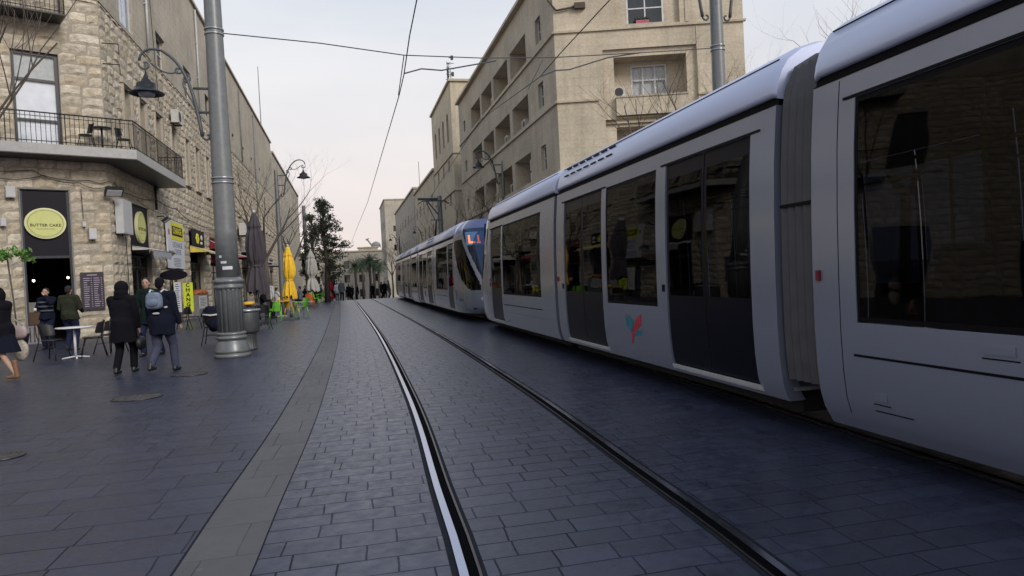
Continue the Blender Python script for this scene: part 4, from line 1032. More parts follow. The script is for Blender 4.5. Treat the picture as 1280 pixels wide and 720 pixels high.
def tram(label, group, logo_spec):
    root = thing('tram', label, 'tram', (0, 0, 0), group)
    B = lambda mb, nm, m, par=root, **k: mb.build(nm, MATS[m] if isinstance(m, str) else m, par, world=False, **k)
    DC = 3.0   # cab length
    mods = [(DC, 8.85, [('d', 3.12, 4.38), ('w', 4.55, 7.92)]),
            (9.02, 15.52, [('d', 9.45, 11.27), ('w', 11.45, 13.12), ('d2', 13.38, 15.14)]),
            (16.02, 19.98, [('w', 16.50, 19.50)])]
    mods += [(TL-b, TL-a, [(k, TL-q, TL-p) for k, p, q in reversed(w)]) for a, b, w in reversed(mods[:2])]
    for mi_, (m0, m1, ops) in enumerate(mods):
        shell = MB(); seam = MB()
        for s in (-1, 1):
            shell.mark()
            cuts = sorted({m0, m1} | {v for o in ops for v in o[1:3]})
            for i in range(len(cuts)-1):
                a, b = cuts[i], cuts[i+1]; c = (a+b)/2; o = next((o for o in ops if o[1] < c < o[2]), None)
                if o is None: side(shell, s, a, b, .25, 2.76)
                elif o[0] == 'w': side(shell, s, a, b, .25, .98); side(shell, s, a, b, 2.58, 2.76)
                else: side(shell, s, a, b, 2.58, 2.76); side(shell, s, a, b, .25, .32)
            # bottom return, end returns
            zb_ = .17 if mi_ == 2 else .25; xb_ = 1.19 if mi_ == 2 else 1.235
            if mi_ == 2: shell.quad((s*1.235, m0, .25), (s*1.235, m1, .25), (s*xb_, m1, zb_), (s*xb_, m0, zb_))
            shell.quad((s*xb_, m0, zb_), (s*xb_, m1, zb_), (s*1.05, m1, zb_), (s*1.05, m0, zb_))
            zs = ZP
            for e, sg in ((m0, 1), (m1, -1)):
                if (mi_ == 0 and e == m0) or (mi_ == 4 and e == m1): continue
                shell.grid([[Vector((s*(prof(z)-.16), e+.02*sg, z)) for z in zs], [Vector((s*prof(z), e, z)) for z in zs]], smooth=False)
            # reveals round the windows
            for k, a, b in ops:
                z0 = .98 if k == 'w' else .32
                zz = sorted({z0, 2.58} | {z for z in ZP if z0 < z < 2.58})
                for dd in (a, b): shell.grid([[Vector((s*prof(z), dd, z)) for z in zz], [Vector((s*(prof(z)-.07), dd, z)) for z in zz]], smooth=False)
                shell.quad((s*prof(z0), a, z0), (s*prof(z0), b, z0), (s*(prof(z0)-.07), b, z0), (s*(prof(z0)-.07), a, z0))
                shell.quad((s*prof(2.58), a, 2.58), (s*prof(2.58), b, 2.58), (s*(prof(2.58)-.07), b, 2.58), (s*(prof(2.58)-.07), a, 2.58))
            seam.mark()
            if mi_ in (0, 2, 4):
                w = next(o for o in ops if o[0] == 'w'); seam.mark(); vbar(seam, s, w[1]-(.05 if mi_ else 0), w[2]+.25 if mi_ == 2 else w[2], .735, .752, -.002, .003)
                seam.mark(); vbar(seam, s, w[1]+.1, w[1]+.45, .36, .368, -.002, .003)
            seam.mark()
            for dd in ([m0+.30, m1-.30] if mi_ in (2,) else []): seam.mark(); vbar(seam, s, dd, dd+.006, .3, 2.74, -.002, .002)
        body = shell.build_split('side_body', MATS['tram_body'], root, world=False)[0]
        if seam.v:
            seam.mk = [m for i, m in enumerate(seam.mk) if m != (seam.mk[i+1] if i+1 < len(seam.mk) else (len(seam.v), len(seam.f)))]
            seam.build_split('panel_seam', MATS['tram_black'], body, world=False)
        # roof fairing
        rf = MB(); r_ = [(-x, z) for x, z in RP[:-1]]+[(x, z) for x, z in reversed(RP)]
        r_ = [(-1.16, 2.825)]+r_+[(1.16, 2.825)]
        a, b = (m0-.25 if mi_ == 0 else m0), (m1+.25 if mi_ == 4 else m1)
        rings = [[Vector((x*(.985 if d in (a, b) else 1), d, z-(.02 if d in (a, b) else 0))) for x, z in r_] for d in (a, a+.06, b-.06, b)]
        rf.grid(rings); rf.add(rings[0], [tuple(range(len(r_)))]); rf.add(rings[-1], [tuple(range(len(r_)-1, -1, -1))])
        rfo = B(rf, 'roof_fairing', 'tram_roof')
        g = MB()
        for s in (-1, 1):
            g.mark(); g.grid([[Vector((s*1.16, d, 2.765)), Vector((s*1.222, d, 2.765)), Vector((s*1.222, d, 2.832)), Vector((s*1.16, d, 2.832))] for d in (a, b)], smooth=False)
            g.tube([(s*1.132, a+.1, 3.173), (s*1.132, b-.1, 3.173)], .006, 4)
            for k, p, q in ops:
                if k != 'w' or mi_ == 2: vbar(g, s, p-.12, q+(.15), 2.585, 2.602, -.01, .012)
            g.quad((s*1.26, m0, 2.762), (s*1.26, m1, 2.762), (s*1.1, m1, 2.762), (s*1.1, m0, 2.762))
        g.build_split('roof_groove', MATS['tram_black'], rfo, world=False)
        if mi_ in (1, 3):
            v = MB()
            for s in (-1, 1):
                for (x, z) in ((1.222, 3.02), (1.165, 3.135)):
                    for k in range(7):
                        y = m0+.5+k*.33 if mi_ == 1 else m1-.5-k*.33; v.mark(); v.box((s*x, y, z), (.02, .22, .018), M=Matrix.Rotation(-s*.45, 3, 'Y'))
            v.build_split('vent_slot', MATS['tram_black'], rfo, world=False)
        if mi_ == 2:
            for s in (-1, 1):
                for (dd, z, w_) in ((17.55, .86, .20), (16.62, .44, .12)):
                    lt = MB(); vbar(lt, s, dd, dd+w_, z, z+.055, -.001, .008); lo = B(lt, 'latch', 'tram_body', body); lt = MB(); vbar(lt, s, dd-.02, dd+w_+.02, z-.03, z-.022, -.002, .003); B(lt, 'latch_gap', 'tram_black', lo)
        for s in (-1, 1):
            mk_ = MB(); vbar(mk_, s, m0+.06, m0+.10, 1.28, 1.36, -.002, .02); B(mk_, 'side_marker', 'awning_red', body)
            for k, p, q in ops:
                if k != 'w': bt_ = MB(); vbar(bt_, s, p-.10, p-.05, 1.16, 1.24, -.002, .012); B(bt_, 'door_button', 'tram_black', body)
        # windows & doors
        for k, p, q in ops:
            for s in (-1, 1):
                if k == 'w':
                    w = MB(); side(w, s, p+.004, q-.004, .984, 2.576, -.008); wo = B(w, 'window', 'glass_tram')
                    f = MB(); vbar(f, s, p+.004, q-.004, .985, 1.02, -.03, -.006); vbar(f, s, p+.004, q-.004, 2.54, 2.575, -.03, -.006); vbar(f, s, p+.004, p+.03, 1.02, 2.54, -.03, -.006); vbar(f, s, q-.03, q-.004, 1.02, 2.54, -.03, -.006)
                    B(f, 'window_border', 'tram_black', wo)
                else:
                    n = 2 if (q-p) > 1.3 else 1
                    for j in range(n):
                        a, b = p+(q-p)*j/n+.008, p+(q-p)*(j+1)/n-.008
                        dm = MB(); side(dm, s, a+.05, b-.05, 1.12, 2.42, -.016); do = B(dm, 'door', 'glass_tram')
                        lm = MB(); side(lm, s, a, b, .35, 1.12, -.018); side(lm, s, a, b, 2.42, 2.576, -.018); side(lm, s, a, a+.05, 1.12, 2.42, -.018); side(lm, s, b-.05, b, 1.12, 2.42, -.018)
                        B(lm, 'door_leaf', 'tram_door', do)
                    st = MB(); vbar(st, s, p-.03, q+.03, .285, .335, -.02, .012); B(st, 'door_sill', 'box_white')
        # interior
        it = MB()
        it.bbox(-1.18, 1.18, m0, m1, .33, .36); it.bbox(-1.16, 1.16, m0, m1, 2.62, 2.66)
        B(it, 'interior', 'tram_interior')
        if mi_ in (0, 2, 4):
            for ys in [m0+.8+k*.85 for k in range(int((m1-m0-1)/.85))]:
                if mi_ == 0 and ys < DC+.6: continue
                for x in (-.95, -.5, .5, .95):
                    se = MB(); se.bbox(x-.2, x+.2, ys-.2, ys+.22, .78, .86); se.bbox(x-.2, x+.2, ys+.2, ys+.27, .86, 1.5); se.bbox(x-.12, x+.12, ys-.1, ys+.2, .37, .78)
                    B(se, 'seat', 'seat_blue')
            pol = MB()
            for x in (-.72, .72):
                for y in (m0+1.0, m1-1.0): pol.tube([(x, y, .36), (x, y, 2.62)], .018, 6)
        else:
            pol = MB()
            for x in (-.8, .8):
                for o in ops:
                    for y in (o[1]-.05, o[2]+.05): pol.tube([(x, y, .36), (x, y, 2.62)], .018, 6)
            se = MB()
            for y in (m0+2.1, m0+2.6, m0+3.1):
                for x in (-.95, .95): se.bbox(x-.2, x+.2, y-.2, y+.2, .78, .86); se.bbox(x-.2 if x < 0 else x+.13, x-.13 if x < 0 else x+.2, y-.2, y+.2, .86, 1.45)
            B(se, 'seat', 'seat_blue')
        for x in (-.5, .5): pol.tube([(x, m0+.1, 2.2), (x, m1-.1, 2.2)], .015, 6)
        B(pol, 'grab_rail', 'grab_yellow')
        # underframe
        un = MB(); un.bbox(-1.04, 1.04, m0+.1, m1-.1, .12, .31)
        B(un, 'underframe', 'tram_under')
        if mi_ in (0, 2, 4):
            for yy in ((m0+m1)/2-.85, (m0+m1)/2+.85):
                for s in (-1, 1):
                    wh = MB(); wh.prism([(0, .3*cos(2*pi*k/24), .3*sin(2*pi*k/24)) for k in range(24)], (s*.70-.06, yy, .322), (s*.70+.06, yy, .322)); B(wh, 'wheel', 'tram_under')
    # bellows
    for a, b in ((8.85, 9.02), (15.52, 16.02), (19.98, 20.48), (26.98, 27.15)):
        be = MB(); n = max(3, int((b-a)/.1)*2+1); rings = []
        for i in range(n):
            d = a+(b-a)*i/(n-1); o = -.035 if i % 2 else -.062
            if b-a < .3: o -= .02
            z_ = [.45]+[z for z in ZP if z > .45]
            L = [(-(prof(z)+o), z) for z in z_]; T = [(x*(1+o*.6), z+o) for x, z in [(-1.2, 2.95), (-1.12, 3.1), (-.9, 3.22), (0, 3.27), (.9, 3.22), (1.12, 3.1), (1.2, 2.95)]]
            rings.append([Vector((x, d, z)) for x, z in L+T+[(-x, z) for x, z in reversed(L)]])
        be.grid(rings, smooth=False); B(be, 'bellows', 'tram_bellows')
        if b-a > .3:
            c = (a+b)/2
            for s in (-1, 1): md = MB(); vbar(md, s, a+.04, b-.04, 1.885, 1.91, -.07, -.028); B(md, 'bellows_frame', 'tram_black')
    # cabs
    for end in (0, 1):
        T_ = (lambda v: Vector(v)) if not end else (lambda v: Vector((-v[0], TL-v[1], v[2])))
        NZ, NP = 70, 96
        def lim(z):   # how far the nose reaches forward at height z
            if z < .5: return DC-.25*(1-(z-.25)/.25)**2
            if z < 1.15: return DC
            t = (z-1.15)/(3.3-1.15); return DC*(1-.60*t**1.25)
        def half(z):
            if z <= 2.76: return prof(z)
            t = (z-2.76)/.56; return 1.25-(.42*max(0, t)**1.8)
        zs = [.25+(3.30-.25)*i/NZ for i in range(NZ+1)]
        G_ = [[None]*(NP+1) for _ in range(NZ+1)]
        for i, z in enumerate(zs):
            for j in range(NP+1):
                f = pi*j/NP; ex = .62
                x = half(z)*(1 if cos(f) >= 0 else -1)*abs(cos(f))**ex; y = lim(z)*abs(sin(f))**.80
                G_[i][j] = (x, DC-y, z, f)
        parts = {'cab_shell': MB(), 'windshield': MB(), 'cab_window': MB(), 'cab_window_': MB(), 'cab_roof': MB()}
        vidx = {k: {} for k in parts}
        def cls(i, j):
            z = (zs[i]+zs[i+1])/2; f = pi*(j+.5)/NP; g = f if f < pi/2 else pi-f; deg_ = math.degrees(g)
            yf = (abs(sin(f))**.80)   # 0..1 forwardness
            # pillar position along f shifts forward as it comes down
            t = (z-1.1)/(3.15-1.1)
            pf = 62-38*min(1, max(0, t))        # pillar angle in degrees
            if z > 1.05 and deg_ > pf+5.5: return 'windshield' if z < 3.0 else 'cab_roof'
            if deg_ > pf-1.5 and z > 1.05: return 'cab_shell'
            if z > 2.86: return 'cab_roof'
            lowz = .98+1.75*(max(0, 1-deg_/52.0))**2.6
            if 4 < deg_ <= pf-1.5 and lowz < z < 2.66: return 'cab_window' if f < pi/2 else 'cab_window_'
            return 'cab_shell'
        for i in range(NZ):
            for j in range(NP):
                c = cls(i, j); mbp = parts[c]; idx = []
                for (p, q) in ((i, j), (i, j+1), (i+1, j+1), (i+1, j)):
                    if (p, q) not in vidx[c]: vidx[c][(p, q)] = len(mbp.v); mbp.v.append(T_(G_[p][q][:3]))
                    idx.append(vidx[c][(p, q)])
                mbp.f.append(idx); mbp.mi.append(0); mbp.sm.append(True)
        top = [T_((G_[NZ][j][0], G_[NZ][j][1], 3.3)) for j in range(NP+1)]
        parts['cab_roof'].add(top, [tuple(range(len(top)))])
        shell = B(parts['cab_shell'], 'cab_shell', 'tram_body', recalc=True)
        B(parts['windshield'], 'windshield', 'glass_windshield', shell, recalc=True); B(parts['cab_window'], 'cab_window', 'glass_tram', shell, recalc=True); B(parts['cab_window_'], 'cab_window', 'glass_tram', shell, recalc=True); B(parts['cab_roof'], 'cab_roof', 'tram_blue', shell, recalc=True)
        # dark interior bulkhead, desk, display
        it = MB(); 
        it.add([T_(v) for v in ((-1.2, DC-.02, .3), (1.2, DC-.02, .3), (1.2, DC-.02, 2.76), (-1.2, DC-.02, 2.76))], [(0, 1, 2, 3)])
        it.add([T_(v) for v in ((-1.1, .8, .95), (1.1, .8, .95), (1.15, 2.2, 1.0), (-1.15, 2.2, 1.0), (-.8, .35, .75), (.8, .35, .75))], [(0, 1, 2, 3), (4, 5, 1, 0)])
        B(it, 'cab_interior', 'tram_black', shell)
        # destination display just behind the windshield
        yb = DC-lim(2.62)+.13
        dp = MB(); dp.add([T_(v) for v in ((-1.1, yb, 2.42), (1.1, yb, 2.42), (1.1, yb+.2, 2.86), (-1.1, yb+.2, 2.86))], [(0, 1, 2, 3)]); dpo = B(dp, 'destination_display', 'led_panel', shell)
        led = MB()
        fl = 1 if not end else -1
        def seg(x0, x1, z0, z1):
            f_ = lambda z: yb-.012+.2*(z-2.42)/.44
            led.add([T_(v) for v in ((-x0, f_(z0), z0), (-x1, f_(z0), z0), (-x1, f_(z1), z1), (-x0, f_(z1), z1))], [(0, 1, 2, 3)])
        # viewed from ahead, x runs right to left: letters L1 near the side facing the left pavement
        X0 = 1.02
        seg(X0, X0-.06, 2.48, 2.75); seg(X0-.06, X0-.22, 2.48, 2.54); seg(X0-.30, X0-.36, 2.48, 2.75); seg(X0-.36, X0-.40, 2.48, 2.53); seg(X0-.26, X0-.30, 2.48, 2.53)
        B(led, 'display_digits', 'led', dpo)
        for s in (-1, 1):
            hl = MB(); c = Vector((s*.78, DC-lim(.72)*abs(sin(math.acos((.78/1.32)**(1/.62))))**.8-.01, .72))
            hl.ball(T_(c), (.12, .05, .07), 10); B(hl, 'headlight', 'lamp_glass', shell)
            tl = MB(); tl.box(T_((s*1.0, DC-lim(.45)*abs(sin(math.acos((1.0/1.3)**(1/.62))))**.8-.005, .42)), (.14, .03, .035)); B(tl, 'marker_lamp', 'tram_black', shell)
        un = MB(); un.add([T_(v) for v in [(-1.0, DC, .12), (1.0, DC, .12), (.8, .6, .12), (-.8, .6, .12), (-1.0, DC, .3), (1.0, DC, .3), (.8, .6, .3), (-.8, .6, .3)]], [(0, 1, 2, 3), (4, 5, 6, 7), (0, 1, 5, 4), (1, 2, 6, 5), (2, 3, 7, 6), (3, 0, 4, 7)]); B(un, 'underframe', 'tram_under')
        cb = MB(); cb.tube([T_((0, .8, .42)), T_((0, .06, .42))], .06, 8); cb.box(T_((0, .02, .42)), (.3, .08, .22)); B(cb, 'coupler', 'tram_under', shell)
    # pantograph on the centre module
    pg = MB(); c = 18.0
    pg.bbox(-.6, .6, c-.5, c+.9, 3.36, 3.46); P_ = B(pg, 'pantograph_base', 'iron')
    pg = MB(); pg.tube([(0, c+.6, 3.46), (0, c-.55, 4.55)], .05, 6); pg.tube([(-.3, c-.5, 4.55), (.3, c-.5, 4.55)], .03, 5)
    for s in (-1, 1): pg.tube([(s*.08, c-.55, 4.55), (s*.4, c+.35, 5.62)], .028, 5)
    for dy in (-.12, .18):
        pg.tube([(-.85, c+.35+dy, 5.52), (-.6, c+.35+dy, 5.68), (.6, c+.35+dy, 5.68), (.85, c+.35+dy, 5.52)], .022, 5)
    B(pg, 'pantograph', 'iron')
    # emblem on the side panels (red ribbon over a teal heart-like square)
    def emblem(s, d, z, sc, par=root, reverse=False, word=False):
        kx = s
        def PT(u, v): zz = z+v*sc; return Vector((s*(prof(zz)+.004), d+s*u*sc*1.9, zz))
        def poly(pts, m, nm):
            mbx = MB(); mbx.add([PT(u, v) for u, v in pts], [tuple(range(len(pts)))]); return B(mbx, nm, m, root)
        # u runs to the reader's right
        poly([(-.5, .42), (-.44, .5), (-.25, .5), (-.12, .34), (.06, .30), (-.05, .05), (-.16, -.2), (-.18, -.3), (-.40, -.10), (-.5, .05)], 'mark_teal', 'emblem')
        poly([(.10, -.22), (.5, -.08), (.47, -.28), (.30, -.40), (.05, -.42), (-.02, -.34)], 'mark_teal', 'emblem')
        poly([(.5, .62), (.46, .1), (.22, -.10), (-.08, -.52), (-.22, -.9), (-.2, -.35), (-.02, -.02), (.18, .38), (.34, .52)], 'mark_red', 'emblem')
    for s in (-1, 1):
        for d in logo_spec: emblem(s, d, .70, .27)
    return root
tr1 = tram('long silver tram rushing past close to the camera, dark windows and bluish roof', 'silver trams on the right-hand track', [12.35, TL-12.35])
tr1.location = (4.84, 20.95, .018); tr1.rotation_euler = (0, 0, pi)
tr2 = dup(tr1, (4.84, 21.45, .018), 0.0, 'silver tram facing the camera behind the near tram, L1 lit above its blue windscreen')
# lettering on the cab flank of the far tram
def cabx(d, z, o=.006):
    f = math.asin(min(1, max(0, (3.0-d)/3.0))**(1/.80)); return -(prof(z)*cos(f)**.62+o)
def cab_mark(tr):
    def patch(L, dx, dz, sc, m):
        mb = MB(); mb.add([Vector((cabx(dx-u*sc, dz+v*sc), dx-u*sc, dz+v*sc)) for u, v in L], [tuple(range(len(L)))]); mb.build('emblem', MATS[m], tr, world=False)
    patch([(-.5, .62), (-.2, .55), (.0, -.02), (-.05, -.55), (-.3, .0)], 2.5, .88, .26, 'mark_red')
    patch([(.0, .62), (.28, .5), (.42, -.2), (.2, -.75), (-.0, -.5), (.05, .0)], 2.5, .84, .26, 'mark_teal')
cab_mark(tr2)
M_ = Matrix.Translation((0, 1.80, .70)) @ Matrix((Vector((0, -1, 0)), Vector((0, 0, 1)), Vector((-1, 0, 0)))).transposed().to_4x4()
o = text_mesh('citypass', .19, .001, M_, MATS['mark_grey'], 'lettering', None)
for v in o.data.vertices: v.co.x = cabx(v.co.y, v.co.z, .01)
o.parent = tr2
# ================================================================== POLES, LAMPS, WIRES
def spiral(c, r0, r1, a0, a1, ax, up, n=18):
    return [c+ax*((r0+(r1-r0)*k/n)*cos(a0+(a1-a0)*k/n))+up*((r0+(r1-r0)*k/n)*sin(a0+(a1-a0)*k/n)) for k in range(n+1)]
def bez(p0, p1, p2, p3, n=16):
    return [p0*(1-t)**3+p1*3*t*(1-t)**2+p2*3*t*t*(1-t)+p3*t**3 for t in [k/n for k in range(n+1)]]
def bell_lamp(parent, p, sc=1.0):
    mb = MB(); mb.lathe([(.02, 0), (.03, -.03), (.05, -.06), (.055, -.12), (.10, -.15), (.11, -.19), (.20, -.23), (.21, -.33), (.24, -.37), (.36, -.44), (.37, -.46), (.35, -.46), (.23, -.40), (.05, -.38)], 28, (0, 0, 0))
    mb.v = [v*sc+p for v in mb.v]; o = mb.build('lamp_shade', MATS['lamp_metal'], parent, recalc=True)
    mb = MB(); mb.lathe([(.17, -.405), (.19, -.43), (.16, -.50), (.06, -.54)], 20); mb.v = [v*sc+p for v in mb.v]; mb.build('lamp_glass', MATS['lamp_glass'], o, recalc=True)
def lamp_arm(parent, base, z, ax, sc=1.0, m='pole_paint_dark', r=.028):
    """curled arm: fixed on the pole at height z, reaching along ax, lamp hanging at its end"""
    up = Vector((0, 0, 1)); b = base+up*z; Q = lambda a, h: b+ax*a*sc+up*h*sc
    mb = MB()
    mb.tube([Q(0, -.05), Q(.47, -.05)], r*sc, 7); mb.tube([Q(0, -.55), Q(.40, -.55)], r*sc, 7)
    main = bez(Q(.34, -1.05), Q(.44, -.4), Q(.50, .38), Q(.98, .68), 14)+bez(Q(.95, .68), Q(1.15, .78), Q(1.42, .78), Q(1.47, .50), 8)[1:]
    mb.tube(main, [r*sc*(1.35-.5*k/len(main)) for k in range(len(main))], 8)
    mb.tube(spiral(Q(1.36, .42), .12*sc, .03*sc, 0.2, -5.5, ax, up), r*.7*sc, 6)
    mb.tube(spiral(Q(.25, -1.05), .09*sc, .03*sc, 0, -4.8, ax, up), r*.8*sc, 6)
    mb.tube(spiral(Q(.60, .14), .10*sc, .03*sc, 1.5, 7.5, ax, up), r*.7*sc, 6); mb.tube(spiral(Q(.74, .32), .08*sc, .02*sc, 3.5, 9, ax, up), r*.7*sc, 6)
    mb.tube(bez(Q(.36, -.75), Q(.45, -.3), Q(.68, -.1), Q(.66, .08), 10), r*.6*sc, 6); mb.tube(bez(Q(.74, .30), Q(.9, .18), Q(1.1, .3), Q(1.25, .45), 10), r*.6*sc, 6)
    mb.tube([Q(1.36, .42), Q(1.36, .22)], r*.6*sc, 6)
    mb.build('lamp_arm', MATS[m], parent)
    bell_lamp(parent, Q(1.36, .24), sc*.92)
def catenary_pole(base, hgt, label, arms=(), r0=.23, r1=.15, fluted=True, group='catenary poles along the tracks', bands=()):
    t = thing('catenary_pole', label, 'pole', base, group); b = Vector(base)
    if fluted:
        mb = MB(); mb.lathe([(.37, 0), (.37, .07), (.34, .085), (.34, .10), (.365, .11), (.36, .15), (.30, .33), (.27, .38), (.31, .39), (.31, .44), (.28, .455), (.28, .47), (.30, .48), (.30, .52), (.255, .54)], 40, b); mb.build('base', MATS['pole_paint'], t)
        mb = MB(); mb.lathe([(.255, .53), (.25, 1.42), (.26, 1.45)], 128, b, mod=lambda a, i, z: 1+.045*(1 if sin(a*16) > -.2 else -1)); mb.build('fluted_shaft', MATS['pole_paint'], t)
        mb = MB(); mb.lathe([(.27, 1.44), (.30, 1.46), (.30, 1.51), (.275, 1.53), (.275, 1.56), (.315, 1.58), (.315, 1.63), (.27, 1.66), (.235, 1.69)], 40, b); mb.build('collar', MATS['pole_paint'], t)
        z0 = 1.68
    else: z0 = 0
    mb = MB(); n = 8; mb.lathe([(r0+(r1-r0)*k/n, z0+(hgt-z0)*k/n) for k in range(n+1)]+[(r1*.9, hgt+.06), (.02, hgt+.1)], 32, b); mb.build('shaft', MATS['pole_paint'], t)
    for z in bands:
        rr = r0+(r1-r0)*(z-z0)/(hgt-z0)+.008
        mb = MB()
        for dz in (0, .10): mb.lathe([(rr, z+dz), (rr+.012, z+dz+.005), (rr+.012, z+dz+.035), (rr, z+dz+.04)], 32, b)
        mb.build('band', MATS['bin_top'], t)
    for z, ax, sc in arms: lamp_arm(t, b, z, Vector(ax).normalized(), sc)
    return t
PB = G(291, 446); PB = Vector((PB.x, PB.y, 0))
p1 = catenary_pole(PB, 9.5, 'big grey catenary pole with fluted base and curled lamp arm, beside the litter bin', [(5.72, (-1, -.05, 0), 1.0)], bands=(3.66, 6.78))
mb = MB()
for (dx, z, w_, h_) in ((-.04, 1.98, .12, .05), (-.10, 2.1, .06, .05), (.03, 1.85, .20, .07)):
    a = -pi/2+dx/.22; 
    mb.grid([[PB+Vector(((.232)*cos(a+w_/.46*(k/4-.5)*2), (.232)*sin(a+w_/.46*(k/4-.5)*2), z+q*h_)) for k in range(5)] for q in (0, 1)])
st = mb.build('sticker', MATS['sticker'], p1)
rpx = atY(897, 60, PB.y+.2); RB = Vector((rpx.x, rpx.y, 0))
rp_ = catenary_pole(RB, 9.5, 'grey catenary pole behind the near tram, its foot hidden, lamp arms on both sides', [(8.75, (-1, 0, 0), 1.1), (8.75, (1, 0, 0), 1.1)], .20, .14, bands=(6.75,))
mb = MB(); mb.lathe([(.19, 4.98), (.23, 5.0), (.23, 5.2), (.27, 5.22), (.27, 5.42), (.22, 5.45), (.18, 5.47)], 24, RB); mb.build('fitting', MATS['pole_paint_dark'], rp_)
print('right pole', RB)
# more distant poles and lamps
lp2 = atY(345, 222, 38.7)
catenary_pole((lp2.x, 38.7, 0), lp2.z+.3, 'slim grey lamp post with one bell lamp rising behind the yellow closed parasol', [(lp2.z+.15, (1, 0, 0), 1.0)], .14, .09, False, 'slim lamp posts')
fp = G(386, 376); q = atY(385, 258, fp.y)
catenary_pole((fp.x, fp.y, 0), q.z, 'plain grey pole standing against the dark evergreen tree', (), .19, .15, False, 'catenary poles along the tracks')
t_ = None
rl = [(628, 206, 598, 207, 45.0, 'bell lamp post in front of the loggias'), (530, 286, 518, 291, 95.0, 'tiny bell lamp post left of the pantograph pole'), (499, 296, 488, 300, 112.0, 'farthest bell lamp post against the pale far block')]
for x0, y0, x1, y1_, Y, lab in rl:
    a = atY(x0, y0+2, Y); b = atY(x1, y1_, Y); sc = (a.x-b.x)/1.36
    t = thing('lamp_post', lab, 'lamp post', (a.x, Y, gz(Y)), 'slim lamp posts')
    mb = MB(); mb.lathe([(.14, gz(Y)), (.10, a.z-.2), (.08, a.z+.3*sc), (.01, a.z+.35*sc)], 12, (a.x, Y, 0)); mb.build('post', MATS['pole_paint'], t)
    lamp_arm(t, Vector((a.x, Y, 0)), b.z-.1*sc+.2, Vector((-1, 0, 0)), sc, r=.035)
# pantograph pole right
q = atY(549, 246, 50); c_ = Vector((q.x, 50, 0))
pp = catenary_pole(c_, q.z, 'grey catenary pole with a bracket arm above the far tram', (), .2, .16, False)
mb = MB(); a = atY(522, 247, 50); mb.tube([c_+Vector((0, 0, q.z-.15)), Vector((a.x, 50, a.z-.1))], .09, 6); mb.tube([c_+Vector((0, 0, q.z-1.4)), Vector((a.x+.6, 50, a.z-.2))], .05, 5); mb.build('bracket_arm', MATS['pole_paint_dark'], pp)

def wire(pts, label, r=.014, group='overhead tram wires'):
    mb = MB(); mb.tube([Vector(p) for p in pts], r, 5)
    return tag(mb.build('overhead_wire', MATS['wire'], None), label, 'wire', group)
def wt(px, py, X=None, Y=None): return atX(px, py, X) if X is not None else atY(px, py, Y)
# cross span between the two near poles
wA = PB+Vector((.15, 0, 6.84)); wB = RB+Vector((-.17, 0, 6.82))
m1_ = atY(505, 69, PB.y); m2_ = atY(600, 72.5, PB.y)
wire([wA, atY(400, 54, PB.y), m1_, m2_, atY(690, 72, PB.y), atY(800, 66, PB.y), wB], 'thin span wire crossing the sky between the two near catenary poles', .012)
Xc = 1.35
def cw(pts, X): return [atX(px, py, X) for px, py in pts]
w1 = cw([(521, 0), (512, 45), (505, 93), (499, 119)], Xc)
w1 = [Vector((Xc+.0, .0, w1[0].z+.1)), *w1]
far = [Vector((Xc+bend(Y)-.1*(k % 2), Y, 5.75)) for k, Y in enumerate((40, 60, 90, 120))]
wire(w1+far, 'contact wire hanging over the left track, running up the sky', .012)
wire([atX(505, 69, Xc-.1), atX(503, 84, Xc-.1), atX(498, 119, Xc-.1)], 'short dropper wire beside the left contact wire', .01)
w2 = cw([(762, 0), (700, 67), (675, 96), (600, 150)], 4.84)
wire([w2[0]+(w2[0]-w2[1])]+w2+[Vector((4.84, Y, 5.8)) for Y in (45, 60, 90)], 'contact wire over the trams, crossing in front of the loggia building', .012)
wire([atY(505, 92, PB.y), atY(527, 86, PB.y), atY(552, 88, PB.y), atY(620, 76, PB.y)], 'curved steady arm wire pulling the left contact wire sideways', .016)
wire([atY(675, 96, PB.y), atY(695, 88, PB.y), atY(712, 87, PB.y), atY(760, 72, PB.y), atY(800, 66, PB.y)], 'curved steady arm wire pulling the right contact wire', .016)
wire([atY(678, 75, PB.y), atY(676, 80, PB.y), atY(660, 112, PB.y+3)], 'short diagonal wire under the span wire near the loggias', .009)
tip = atY(322, 83, 92); bot = atY(327, 168, 92)
t = tag(MB().tube([bot-Vector((0, 0, 1)), tip], [.07, .04], 5).build('flagpole', MATS['lead_trim'], None), 'thin bare mast rising from the roof on the left', 'mast')
tip = atY(523, 202, 130); MBx = MB().tube([(tip.x, 130, 12), tip], .05, 4)
tag(MBx.build('roof_mast', MATS['lead_trim'], None), 'hair-thin mast above the gable at the far right side of the street', 'mast')

# ================================================================== TREES
def branchy(mb, p, d, L, r, depth, R, up=.12, n=4, spread=.55, tips=None, shrink=.72):
    pts = [p]; dd = d.normalized()
    for k in range(n):
        dd = (dd+Vector((R.uniform(-1, 1), R.uniform(-1, 1), R.uniform(-.6, 1)))*.13+Vector((0, 0, up*.3))).normalized()
        pts.append(pts[-1]+dd*L/n)
    mb.tube(pts, [r*(1-.45*k/n) for k in range(n+1)], 5 if depth < 3 else 7, cap=False)
    if tips is not None and depth <= 1: tips.append(pts[-1])
    if depth <= 0: return
    for k in range(R.choice((2, 3, 3))):
        i = R.randint(n//2, n); a = R.uniform(0, 2*pi)
        s_ = (Vector((cos(a), sin(a), R.uniform(-.1, .5)))).normalized()
        branchy(mb, pts[i], (dd*(1-spread)+s_*spread).normalized(), L*R.uniform(.55, .85), r*(1-.45*i/n)*R.uniform(.5, .75), depth-1, R, up, n, spread, tips, shrink)
